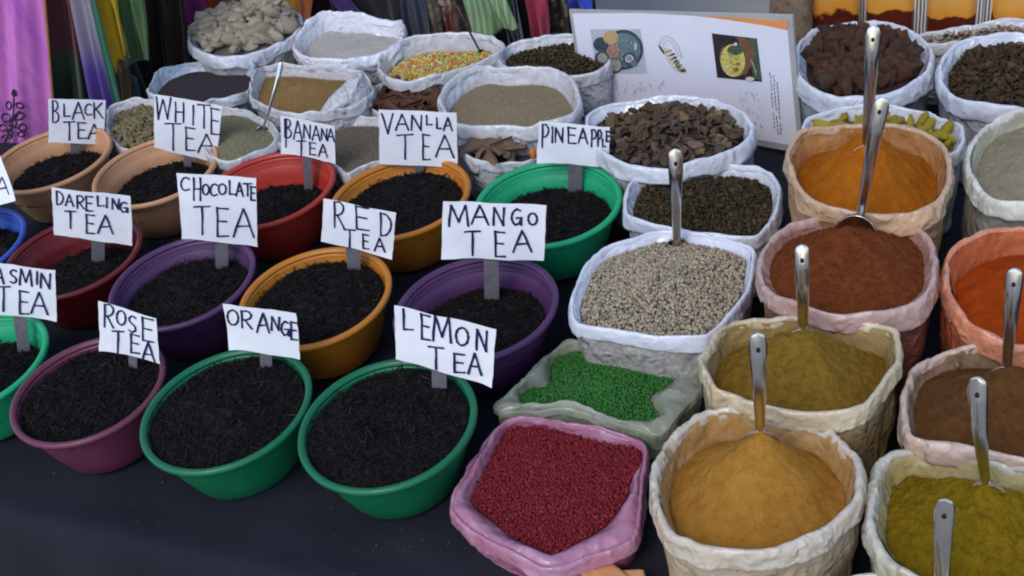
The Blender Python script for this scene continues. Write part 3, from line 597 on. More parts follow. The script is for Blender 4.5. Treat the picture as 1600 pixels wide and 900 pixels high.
sack('backchips', 'spice_sack', 'low white sack behind the dried leaves sack', *S['backchips'], .0110, LIP['dusty_white'], WALL_WHITE, .012, .012, None)
grains('backchips', 'pale_chips', 'pale and dark mixed chips in the low rear sack', mottled('chip_bed', [(.10, .08, .06), (.2, .16, .12)], 150), islands('pale_chip', [(.30, .24, .17), (.42, .36, .28), (.12, .08, .05), (.34, .22, .15)], .8, .2), FLAKE, .0075, .012, .5, 2, keep=.8)

# ---- sacks of pieces one could count: every piece its own object
def pieces(key, name, label, cat, group, protos, spacing, size, flat, layers=1, bed=None, bed_name='crumbs', bed_label='', umax=.95, keep=1.0, lim=300, lift=.4, var=.18, jit=.2):
    hp = SACKS[key][1]
    if bed is not None:  # dark base under the pieces: shade of the gaps put into its colour
        V, f = hp.mesh(30, 90); V = V.copy(); V[:, 2] -= size * .35
        stuff(bed_name, bed_label, 'crumbs', [(V, f, bed)])
    P = []
    for k in range(layers):
        q = hp.points(spacing, umax, jit); q = q[RNG.random(len(q)) < keep]; q[:, 2] += size * (lift * (1 + 1.2 * k)); P.append(q)
    P = np.concatenate(P); P = P[np.argsort(np.linalg.norm(P - CAM, axis=1))][:lim]
    R_ = rand_rot(len(P), flat); src = None
    for k, p in enumerate(P):
        if src is None:
            o = obj(name, protos[0]); tag(o, label, cat, group); src = o
        else:
            o = src.copy(); o.data = protos[k % len(protos)]; C.objects.link(o)
        o.matrix_world = Matrix.Translation(p) @ Matrix(R_[k].tolist()).to_4x4() @ Matrix.Scale(float(size * math.exp(RNG.normal(0, var))), 4)
def lump(name, mats, sx, sy, sz, seed, rough=.25, fr=1.2):
    v = ICO2[0].copy(); v *= (1 + rough * fbm(v * fr + seed * 3.1, seed, 2))[:, None]; return mesh(name, v * [sx, sy, sz], ICO2[1], mats)
sack('stones', 'spice_sack', 'white plastic sack heaped with pale root pieces in the far corner', *S['stones'], .0150, LIP['white'], see_mat('wall_stones', 30, (.20, .18, .15), (.34, .31, .26), (.44, .41, .36)), .012, .055, (415, 12), rough=((.004, 10, 3),), p=1.0)
rm = per_object('pale_root', [(.42, .35, .25), (.54, .47, .35), (.47, .40, .29), (.37, .31, .22), (.57, .50, .39)], .85, 25, .7, 40, .7)
pieces('stones', 'dried_root', 'pale lumpy dried root piece heaped in the far corner sack', 'dried root', 'pale root pieces in the far sack', [lump('dried_root', rm, 1.3, .85, .5, k, .5, 1.7) for k in range(7)], .027, .0165, .35, 2, mottled('root_bed', [(.08, .065, .05), (.14, .12, .09)], 40), 'root_gap_shade', 'dark base painted as shade between the pale root pieces', lim=230)
sack('chips', 'spice_sack', 'white plastic sack of brown bark flakes in front of the recipe board', *S['chips'], .0150, LIP['white'], see_mat('wall_chips', 60, (.10, .08, .07), (.22, .18, .15), (.36, .33, .32)), .022, .040, (1045, 180), rough=((.005, 14, 3),), p=1.0, crumple=.8)
def chip(seed):
    r0 = np.random.default_rng(seed); n = 7; a = np.linspace(0, 6.283, n, endpoint=False) + r0.uniform(-.3, .3, n); r_ = r0.uniform(.55, 1.0, n)
    P = np.stack([r_ * np.cos(a) * 1.15, r_ * np.sin(a) * .75, .25 * (r_ * np.cos(a)) ** 2 + r0.uniform(-.12, .12, n)], 1)
    V = np.concatenate([P, [[0, 0, -.05]], P + [0, 0, .16], [[0, 0, .14]]]); m_ = n + 1
    f = [(n, (i + 1) % n, i) for i in range(n)] + [(m_ + n, m_ + i, m_ + (i + 1) % n) for i in range(n)] + [(i, (i + 1) % n, m_ + (i + 1) % n, m_ + i) for i in range(n)]
    return V, f
cm = per_object('bark_flake', [(.10, .062, .038), (.18, .12, .075), (.12, .07, .04), (.25, .175, .11), (.09, .06, .048), (.15, .105, .07), (.30, .19, .09)], .8, 40, .6, 70, .6)
pieces('chips', 'bark_flake', 'curled brown bark flake in the sack before the recipe board', 'bark flake', 'brown bark flakes', [mesh('bark_flake', *chip(k), cm, smooth=False) for k in range(8)], .0175, .0125, .5, 2, mottled('flake_bed', [(.02, .013, .009), (.05, .032, .02)], 60), 'flake_gap_shade', 'dark base painted as shade between the brown flakes', lim=298, jit=.35, umax=.97)
sack('pods', 'spice_sack', 'round white plastic sack of red brown dried pods', *S['pods'], .0165, LIP['white'], see_mat('wall_pods', 40, (.08, .06, .06), (.17, .15, .16), (.27, .26, .29)), .020, .030, (1350, 70), rough=((.004, 12, 3),), crumple=.9)
dm = per_object('dried_pod', [(.12, .045, .024), (.18, .075, .038), (.095, .042, .027), (.15, .085, .042), (.075, .034, .022)], .6, 30, .8, 50, .5)
pieces('pods', 'dried_pod', 'wrinkled red brown dried pod in the round white sack', 'dried pod', 'red brown dried pods', [lump('dried_pod', dm, 1.2, .8, .7, 20 + k, .8, 2.1) for k in range(7)], .0235, .0145, .6, 2, umax=.88, bed=mottled('pod_bed', [(.02, .010, .007), (.04, .018, .012)], 40), bed_name='pod_gap_shade', bed_label='dark base painted as shade between the red brown pods', lim=230)
sack('turmeric', 'spice_sack', 'white plastic sack of yellow turmeric fingers behind the orange powder', *S['turmeric'], .0130, LIP['white'], see_mat('wall_turmeric', 50, (.10, .09, .07), (.2, .19, .18), (.3, .3, .3)), .020, .016, (1380, 205), rough=((.004, 12, 3),))
tm = per_object('turmeric_skin', [(.42, .30, .020), (.50, .37, .035), (.36, .26, .03)], .75, 40, .6, 70, .65)
pieces('turmeric', 'turmeric_finger', 'knobbly yellow turmeric finger in the sack behind the orange powder', 'turmeric', 'yellow turmeric fingers', [lump('turmeric_finger', tm, 1.7, .62, .6, 40 + k, .4, 1.3) for k in range(5)], .032, .0125, .45, 2, mottled('turmeric_bed', [(.12, .09, .02), (.2, .15, .03)], 60), 'turmeric_gap_shade', 'dull yellow base painted as shade between the turmeric fingers', lim=140)
sack('cardamom', 'spice_sack', 'clear plastic sack of green pods between black and white tea cards', *S['cardamom'], .0110, LIP['dusty_white'], WALL_WHITE, .016, .014, None, crumple=1.4)
km = per_object('cardamom_husk', [(.20, .165, .075), (.27, .22, .11), (.17, .15, .07), (.32, .26, .15)], .75, 80, .5, 120, .65)
pieces('cardamom', 'cardamom_pod', 'small dry green cardamom pod beside the black tea card', 'cardamom pod', 'green cardamom pods', [lump('cardamom_pod', km, 1.3, .62, .6, 60 + k, .15) for k in range(4)], .0125, .0068, .4, 2, mottled('cardamom_bed', [(.05, .042, .02), (.09, .07, .035)], 80), 'cardamom_gap_shade', 'dark base painted as shade between the cardamom pods', lim=290)
sack('cinnamon', 'spice_sack', 'grey clear plastic sack of reddish bark rolls behind the vanilla card', *S['cinnamon'], .0085, LIP['dusty_white'], WALL_WHITE, .018, .010, None, crumple=1.4)
nm = per_object('red_bark', [(.12, .052, .028), (.16, .072, .038), (.10, .048, .03)], .8, 40, .6, 80, .6)
def roll(seed):
    r0 = np.random.default_rng(seed); a = np.linspace(0.2, 5.6, 14); x = np.linspace(-1, 1, 7); V = []
    for rr in (1, .7):
        for xx in x:
            for q in a: V.append((xx * 1.6, rr * .36 * math.cos(q) * (1 + .1 * math.sin(5 * q + seed)), rr * .36 * math.sin(q)))
    f = []
    for l in range(2):
        for i in range(6):
            for j in range(13): k = l * 98 + i * 14 + j; f.append((k, k + 1, k + 15, k + 14) if l == 0 else (k, k + 14, k + 15, k + 1))
    for i in range(6): f += [(i * 14, i * 14 + 14, 98 + i * 14 + 14, 98 + i * 14), (i * 14 + 13, 98 + i * 14 + 13, 98 + i * 14 + 27, i * 14 + 27)]
    for j in range(13): f += [(j, 98 + j, 99 + j, j + 1), (84 + j, 85 + j, 183 + j, 182 + j)]
    return np.array(V), f
pieces('cinnamon', 'bark_roll', 'reddish curled bark roll behind the vanilla card', 'bark roll', 'reddish bark rolls', [mesh('bark_roll', *roll(k), nm) for k in range(4)], .030, .019, .25, 2, mottled('roll_bed', [(.03, .016, .01), (.05, .03, .02)], 60), 'roll_gap_shade', 'dark base painted as shade between the bark rolls', lim=60)
sack('bark', 'spice_sack', 'clear plastic sack of flat brown bark strips between vanilla and pineapple cards', *S['bark'], .0100, LIP['dusty_white'], WALL_WHITE, .016, .012, None, crumple=1.2)
bm_ = per_object('brown_bark', [(.21, .13, .08), (.29, .185, .115), (.17, .105, .07), (.34, .225, .145)], .85, 30, .7, 70, .65)
def strip(seed):
    r0 = np.random.default_rng(seed); x = np.linspace(-1, 1, 9); y = np.linspace(-1, 1, 5); V = []
    wd = r0.uniform(.13, .22); cu = r0.uniform(.08, .2); bd = r0.uniform(-.1, .1)
    for s_ in (0, 1):
        for xx in x:
            for yy in y: V.append((xx + .05 * yy * r0.uniform(-1, 1) * (abs(xx) > .99), yy * wd * (1 - .15 * xx * xx) + bd * xx * xx, cu * yy * yy * .6 + .05 * math.sin(3 * xx + seed) + s_ * .07))
    f = []
    for i in range(8):
        for j in range(4): k = i * 5 + j; f += [(k, k + 1, k + 6, k + 5), (45 + k, 50 + k, 51 + k, 46 + k)]
    for i in range(8): f += [(i * 5, i * 5 + 5, 50 + i * 5, 45 + i * 5), (i * 5 + 4, 49 + i * 5, 54 + i * 5, i * 5 + 9)]
    for j in range(4): f += [(j, 45 + j, 46 + j, j + 1), (40 + j, 41 + j, 86 + j, 85 + j)]
    return np.array(V), f
pieces('bark', 'bark_strip', 'flat brown bark strip between the vanilla and pineapple cards', 'bark strip', 'flat brown bark strips', [mesh('bark_strip', *strip(k), bm_, smooth=False) for k in range(6)],   .024, .056, .14, 2, mottled('strip_bed', [(.04, .028, .02), (.07, .05, .035)], 60), 'strip_gap_shade', 'dark brown base painted as shade between the bark strips', lim=40, umax=.50, lift=.14)
# one orange peel among the bark strips
v = ICO2[0].copy(); v = v * [.007, .005, .012] * (1 + .2 * fbm(v * 2, 5))[:, None]
o = obj('orange_peel', mesh('orange_peel', v, ICO2[1], mottled('peel', [(.55, .14, .01), (.62, .20, .015)], 90, .6, .5, 300))); o.location = tuple(at(833, 240, T + .125)); tag(o, 'small bright orange peel piece beside the pineapple card', 'peel')

# ---------------------------------------------------------------- hand lettered cards
FONT = {
 'A': [[(0, 1), (.48, 0), (1, 1)], [(.18, .64), (.82, .60)]],
 'B': [[(.05, 0), (.08, 1)], [(.05, .02), (.55, .0), (.85, .14), (.80, .34), (.45, .46), (.08, .47)], [(.08, .47), (.6, .5), (.98, .68), (.9, .9), (.5, 1), (.08, .98)]],
 'C': [[(.95, .12), (.6, .0), (.25, .12), (.03, .45), (.12, .82), (.45, 1), (.95, .9)]],
 'D': [[(.08, 0), (.1, 1)], [(.08, .02), (.55, .08), (.92, .35), (.9, .68), (.55, .95), (.1, .99)]],
 'E': [[(.02, 0), (.08, 1)], [(.0, .03), (.95, .05)], [(.05, .47), (.82, .48)], [(.08, .99), (1, .97)]],
 'G': [[(.9, .12), (.5, .0), (.12, .25), (.05, .65), (.35, .98), (.8, .9), (.95, .55)], [(.5, .56), (.98, .54), (.96, 1.0)]],
 'H': [[(.04, 0), (.08, 1)], [(.92, 0), (.96, 1)], [(.06, .5), (.94, .48)]],
 'I': [[(.5, 0), (.5, 1)]],
 'J': [[(.8, 0), (.8, .75), (.5, 1), (.1, .85)]],
 'K': [[(.06, 0), (.1, 1)], [(.9, .02), (.1, .52)], [(.3, .42), (1, 1)]],
 'L': [[(.05, 0), (.1, .98)], [(.1, .98), (1, .95)]],
 'M': [[(.0, 1), (.1, 0)], [(.1, 0), (.5, .8)], [(.5, .8), (.85, .02)], [(.85, .02), (1, 1)]],
 'N': [[(.04, 1), (.08, 0)], [(.08, 0), (.9, 1)], [(.9, 1), (.96, 0)]],
 'O': [[(.5, 0), (.15, .15), (.02, .5), (.18, .87), (.5, 1), (.85, .85), (.98, .48), (.82, .13), (.5, 0)]],
 'P': [[(.1, 0), (.06, 1)], [(.1, .02), (.6, .0), (.98, .2), (.85, .42), (.5, .53), (.1, .54)]],
 'R': [[(.06, 0), (.1, 1)], [(.06, .02), (.6, .0), (.95, .18), (.85, .38), (.5, .5), (.1, .52)], [(.3, .5), (1, 1)]],
 'S': [[(.95, .1), (.55, .0), (.15, .12), (.1, .32), (.45, .48), (.85, .62), (.92, .85), (.5, 1), (.05, .9)]],
 'T': [[(0, .04), (1, .0)], [(.5, .02), (.52, 1)]],
 'V': [[(0, 0), (.55, 1)], [(.55, 1), (1, 0)]],
 'W': [[(0, 0), (.14, 1)], [(.14, 1), (.45, .1)], [(.45, .1), (.8, .95)], [(.8, .95), (1, 0)]],
}
paper, N, L, b = new_mat('card_paper')
n = noise_node(N, L, 18, 5, 0.6); r = ramp(N, [(0.25, (.75, .75, .79)), (0.6, (.82, .82, .86))]); L.new(n.outputs['Fac'], r.inputs[0])
n2 = noise_node(N, L, 60, 4, 0.7); r2 = ramp(N, [(0.70, 0.0), (0.80, 0.5)]); L.new(n2.outputs['Fac'], r2.inputs[0])
mx = N.new('ShaderNodeMixRGB'); L.new(r2.outputs[0], mx.inputs[0]); L.new(r.outputs[0], mx.inputs[1]); mx.inputs[2].default_value = (.50, .44, .38, 1)
L.new(mx.outputs[0], b.inputs['Base Color']); b.inputs['Roughness'].default_value = .7
n3 = noise_node(N, L, 14, 3); bump(N, L, b, n3.outputs['Fac'], .25, .006)
ink = mottled('marker_ink', [(.010, .009, .055), (.018, .016, .10)], 150, .6)
def fit_plane(quad, p0, yaw0, wreg=.25):
    """yaw and lean of the plane through p0 on which the seen quad comes out most like a rectangle"""
    best = None
    for dy in np.arange(-40, 41, 4):
        for tl in np.arange(-24, 25, 4):
            y_, t_ = yaw0 + rad(dy), rad(tl)
            n_ = np.array([math.cos(y_) * math.cos(t_), math.sin(y_) * math.cos(t_), math.sin(t_)])
            P = [on_plane(x, y, p0, n_) for x, y in quad]
            e = [P[(i + 1) % 4] - P[i] for i in range(4)]; ln = [np.linalg.norm(q) for q in e]
            s_ = sum((e[i] @ e[i - 1] / ln[i] / ln[i - 1]) ** 2 for i in range(4)) + (math.log(ln[0] / ln[2])) ** 2 + math.log(ln[1] / ln[3]) ** 2
            s_ += wreg * ((dy / 60) ** 2 + (tl / 30) ** 2)
            if best is None or s_ < best[0]: best = (s_, n_)
    return best[1]
def ribbons(strokes, to3, wd, n_, off=.0009):
    """strokes in the card's picture plane -> thin ink ribbons; every stroke a hair above the last one"""
    Vs = []; Fs = []; k0 = 0
    for si, st in enumerate(strokes):
        P = np.array([to3(x, y) for x, y in st]) + n_ * (off + si * 3e-5)
        d = np.gradient(P, axis=0); d /= np.linalg.norm(d, axis=1)[:, None] + 1e-12; sd_ = np.cross(n_, d)
        ws = wd * (1 + .18 * np.sin(np.arange(len(P)) * 1.7 + si)); P[0] -= d[0] * wd * .35; P[-1] += d[-1] * wd * .35
        for p, s_, w_ in zip(P, sd_, ws): Vs += [p - s_ * w_ / 2, p + s_ * w_ / 2]
        Fs += [(k0 + 2 * i + 1, k0 + 2 * i, k0 + 2 * i + 2, k0 + 2 * i + 3) for i in range(len(P) - 1)]; k0 += 2 * len(P)
    return np.array(Vs), Fs
def split_corners(pl, lim=.5):
    out = [[pl[0]]]
    for i in range(1, len(pl)):
        out[-1].append(pl[i])
        if i < len(pl) - 1:
            a = np.subtract(pl[i], pl[i - 1]); c_ = np.subtract(pl[i + 1], pl[i])
            if a @ c_ / (np.linalg.norm(a) * np.linalg.norm(c_) + 1e-9) < lim: out.append([pl[i]])
    res = []
    for q in out:
        q = np.array(q, float)
        if len(q) == 2: q = np.array([q[0], q[0] * .67 + q[1] * .33 + np.subtract(q[1], q[0])[::-1] * [.015, -.015], q[0] * .33 + q[1] * .67, q[1]])
        elif len(q) > 2:      # smooth the curve
            s_ = np.linspace(0, len(q) - 1, 4 * len(q)); i0 = np.clip(s_.astype(int), 0, len(q) - 2); f_ = (s_ - i0)[:, None]
            pp = np.vstack([2 * q[0] - q[1], q, 2 * q[-1] - q[-2]])
            p0, p1, p2, p3 = pp[i0], pp[i0 + 1], pp[i0 + 2], pp[i0 + 3]
            q = .5 * (2 * p1 + (p2 - p0) * f_ + (2 * p0 - 5 * p1 + 4 * p2 - p3) * f_ ** 2 + (3 * p1 - p0 - 3 * p2 + p3) * f_ ** 3)
        res.append(q)
    return res
FRONT = math.atan2(-ROWV[1], -ROWV[0])
def card(bowl, label, quad, stake, letters, lean=0.0, wd=.0036, seed=0):
    """quad: corners tl tr br bl; stake: top and bottom pixel of the strip and its width; letters: (char, x, y, w, h)"""
    hp = TEA[bowl]; b0 = at(*stake[1], T + .003 + hp.ze + hp.H * .5); zb = float(hp.z(b0[0], b0[1])); b0 = at(*stake[1], zb)
    n_ = fit_plane(quad, b0, FRONT); rx = np.cross(UP, n_); rx /= np.linalg.norm(rx); ry = np.cross(n_, rx)
    A, fr = .0012, 34 + 3 * seed
    def bend(P): s_ = (P - b0) @ rx; t_ = (P - b0) @ ry; return P + n_ * (A * math.sin(s_ * fr + seed) + A * .6 * math.sin(t_ * 40 + seed * 2))
    Q = np.array([on_plane(x, y, b0, n_) for x, y in quad])
    t = thing('name_card', label, 'card', b0, 'hand lettered tea cards')
    nu, nv = 29, 21; V = []
    for j in range(nv):
        for i in range(nu):
            u_, v_ = i / (nu - 1), j / (nv - 1); p = (Q[0] * (1 - u_) + Q[1] * u_) * (1 - v_) + (Q[3] * (1 - u_) + Q[2] * u_) * v_
            if j in (0, nv - 1): p = p + ry * .0007 * vnoise(np.array([u_ * 9, j, seed]), 3)
            if i in (0, nu - 1): p = p + rx * .0007 * vnoise(np.array([v_ * 9, i, seed]), 4)
            k_ = max(0, (1 - u_) + v_ - 1.55) if seed % 2 else max(0, u_ + v_ - 1.7)      # one lower corner curls up
            V.append(bend(p) + n_ * .035 * k_ * k_)
    V = np.array(V); m_ = len(V); f = grid_faces(nv, nu, False)
    rim = [j for j in range(nu)] + [j * nu + nu - 1 for j in range(1, nv)] + [(nv - 1) * nu + i for i in range(nu - 2, -1, -1)] + [j * nu for j in range(nv - 2, 0, -1)]
    Fs = [tuple(q[::-1]) for q in f] + [tuple(q + m_) for q in f] + [(rim[k], rim[(k + 1) % len(rim)], rim[(k + 1) % len(rim)] + m_, rim[k] + m_) for k in range(len(rim))]
    part('paper', np.vstack([V, V - n_ * .0009]), Fs, paper, t, smooth=False)
    # the slope of the card's top edge carries the letters' x axis
    sl = (quad[1][1] - quad[0][1]) / (quad[1][0] - quad[0][0])
    st = []
    for ch, x, y, w_, h_ in letters:
        for pl in FONT[ch]:
            q = [(x + a * w_ + lean * (c_ - .5) * h_, y + c_ * h_ + sl * .55 * (a - .5) * w_) for a, c_ in pl]
            st += split_corners(q)
    v, f = ribbons(st, lambda x, y: bend(on_plane(x, y, b0, n_)), wd, n_)
    part('lettering', v, f, ink, t, smooth=False)
    # steel strip that holds it
    tp = on_plane(*stake[0], b0, n_); d = tp - b0; d /= np.linalg.norm(d); sx = np.cross(d, n_); sx /= np.linalg.norm(sx)
    w3 = stake[2] / F * ((b0 - CAM) @ AF)
    top_ = tp + d * .02; bot = b0 - d * .012; ln = np.linalg.norm(top_ - bot)
    v, f = box((top_ + bot) / 2 - n_ * .0056, (w3, .0016, ln), [sx, n_, d])
    part('stake', v, f, steel_strip, t, smooth=False)
def z3(ox, oy, s, items): return [(c_, ox + x0 / s, oy + y0 / s, (x1 - x0) / s, (y1 - y0) / s) for c_, x0, y0, x1, y1 in items]
card('black', 'white card hand lettered black tea', [(76, 154), (165, 157), (162, 227), (76, 221)], ((118, 222), (118, 246), 15),
     z3(0, 0, 3, [('B', 245, 470, 275, 572), ('L', 298, 485, 330, 545), ('A', 340, 478, 395, 558), ('C', 398, 487, 430, 540), ('K', 437, 480, 482, 555), ('T', 298, 568, 350, 655), ('E', 364, 572, 405, 648), ('A', 413, 582, 470, 650)]), seed=1)
card('white', 'white card hand lettered white tea', [(241, 147), (347, 166), (338, 255), (241, 230)], ((292, 240), (292, 268), 12),
     z3(0, 0, 3, [('W', 733, 455, 800, 560), ('H', 820, 480, 862, 572), ('I', 900, 495, 910, 585), ('T', 925, 490, 985, 600), ('E', 988, 505, 1032, 630), ('T', 775, 575, 848, 702), ('E', 870, 595, 915, 705), ('A', 928, 628, 1010, 718)]), seed=2)
card('banana', 'small white card hand lettered banana tea', [(438, 181), (523, 197), (524, 256), (441, 237)], ((478, 246), (481, 300), 14),
     z3(400, 0, 3, [('B', 133, 558, 165, 645), ('A', 176, 567, 215, 655), ('N', 222, 585, 255, 650), ('A', 263, 590, 300, 660), ('N', 306, 602, 334, 655), ('A', 335, 602, 368, 662), ('T', 190, 660, 232, 732), ('E', 250, 668, 280, 726), ('A', 293, 675, 335, 735)]) + [('I', 445, 185, 4, 45)], seed=3, wd=.0032)
card('vanilla', 'white card hand lettered vanlla tea', [(592, 171), (713, 176), (715, 262), (593, 256)], ((655, 255), (655, 272), 14),
     z3(400, 0, 3, [('V', 590, 530, 642, 625), ('A', 655, 535, 715, 610), ('N', 727, 540, 778, 612), ('L', 798, 540, 824, 585), ('L', 846, 550, 870, 602), ('A', 880, 548, 920, 610), ('T', 660, 630, 735, 745), ('E', 780, 628, 816, 750), ('A', 843, 632, 928, 735)]), seed=4)
card('pine', 'white card hand lettered pineapple', [(842, 190), (953, 199), (951, 262), (839, 252)], ((898, 257), (898, 305), 22),
     z3(800, 0, 3, [('P', 140, 583, 172, 690), ('I', 184, 595, 194, 668), ('N', 202, 600, 240, 666), ('E', 262, 597, 300, 672), ('A', 312, 600, 355, 670), ('P', 372, 605, 396, 685), ('P', 402, 607, 420, 682), ('L', 424, 648, 439, 684), ('E', 442, 612, 459, 660)]), seed=5)
card('dareling', 'white card hand lettered dareling tea', [(80, 293), (204, 307), (207, 383), (84, 367)], ((152, 372), (152, 420), 20),
     z3(0, 250, 3, [('D', 262, 145, 298, 210), ('A', 307, 160, 345, 215), ('R', 360, 165, 394, 226), ('E', 403, 167, 436, 238), ('L', 455, 168, 488, 216), ('I', 495, 175, 505, 224), ('N', 524, 182, 558, 232), ('G', 562, 197, 598, 246), ('T', 303, 238, 355, 320), ('E', 404, 252, 445, 342), ('A', 460, 258, 530, 342)]), seed=6)
card('choc', 'white card hand lettered chocolate tea', [(276, 271), (400, 278), (402, 386), (285, 371)], ((345, 380), (346, 425), 20),
     z3(0, 250, 3, [('C', 848, 80, 890, 140), ('H', 907, 82, 942, 186), ('O', 950, 112, 980, 160), ('C', 986, 112, 1020, 165), ('O', 1024, 112, 1060, 160), ('L', 1073, 97, 1110, 162), ('A', 1107, 105, 1140, 168), ('T', 1142, 107, 1180, 166), ('E', 1176, 120, 1198, 186), ('T', 910, 212, 985, 348), ('E', 1016, 220, 1072, 358), ('A', 1094, 227, 1190, 362)]), seed=7)
card('jasmine', 'white card hand lettered jasmin tea', [(-34, 408), (86, 423), (89, 501), (-30, 487)], ((29, 496), (37, 556), 19),
     z3(0, 250, 3, [('J', -75, 495, -35, 575), ('A', -22, 510, 17, 580), ('S', 46, 516, 78, 578), ('M', 92, 512, 150, 588), ('I', 168, 520, 180, 580), ('N', 190, 530, 238, 598), ('T', -12, 592, 45, 705), ('E', 90, 612, 135, 722), ('A', 146, 617, 225, 720)]), seed=8)
card('rose', 'white card hand lettered rose tea', [(153, 471), (244, 498), (250, 569), (158, 543)], ((205, 560), (206, 582), 14),
     z3(0, 250, 3, [('R', 487, 680, 532, 783), ('O', 545, 708, 588, 775), ('S', 602, 732, 638, 808), ('E', 667, 738, 722, 848), ('T', 528, 800, 580, 900), ('E', 612, 817, 655, 905), ('A', 667, 850, 728, 945)]), seed=9)
card('red', 'white card hand lettered red tea', [(506, 310), (618, 333), (613, 404), (502, 377)], ((550, 393), (552, 428), 22),
     z3(400, 250, 3, [('R', 364, 197, 412, 318), ('E', 467, 214, 532, 328), ('D', 580, 248, 635, 356), ('T', 412, 327, 463, 412), ('E', 500, 347, 530, 415), ('A', 557, 364, 605, 425)]), seed=10)
card('mango', 'large white card hand lettered mango tea', [(692, 315), (854, 321), (850, 408), (690, 401)], ((767, 405), (768, 478), 23),
     z3(400, 250, 3, [('M', 905, 212, 995, 310), ('A', 1010, 213, 1090, 302), ('N', 1112, 222, 1165, 304), ('G', 1197, 230, 1245, 305), ('O', 1275, 250, 1318, 304), ('T', 978, 333, 1050, 445), ('E', 1120, 330, 1168, 450), ('A', 1206, 330, 1292, 428)]), seed=11, wd=.0039)
card('lemon', 'large white card hand lettered lemon tea, nearest of all', [(616, 478), (775, 515), (769, 604), (619, 560)], ((684, 578), (685, 618), 24),
     z3(400, 250, 3, [('L', 687, 702, 735, 800), ('E', 774, 722, 818, 843), ('M', 832, 732, 915, 850), ('O', 936, 787, 995, 870), ('N', 1032, 797, 1085, 893)]) + z3(400, 500, 2.25, [('T', 607, 92, 660, 170), ('E', 697, 116, 735, 182), ('A', 747, 117, 793, 190)]), seed=12, wd=.0039)
card('orange', 'white card hand lettered orange', [(348, 475), (463, 490), (469, 562), (359, 543)], ((414, 553), (414, 585), 19),
     z3(400, 250, 3, [('O', -136, 702, -82, 775), ('R', -70, 705, -18, 788), ('A', 5, 717, 62, 808), ('N', 71, 737, 110, 800), ('G', 117, 757, 155, 825), ('E', 162, 757, 195, 843)]), seed=13)
card('blue', 'white card mostly cut off by the left edge of the picture', [(-104, 262), (-5, 236), (27, 313), (-72, 340)], ((-30, 328), (-28, 385), 18),
     [('T', -70, 292, 20, 30), ('E', -38, 285, 16, 30), ('A', -8, 277, 22, 28)], seed=14)

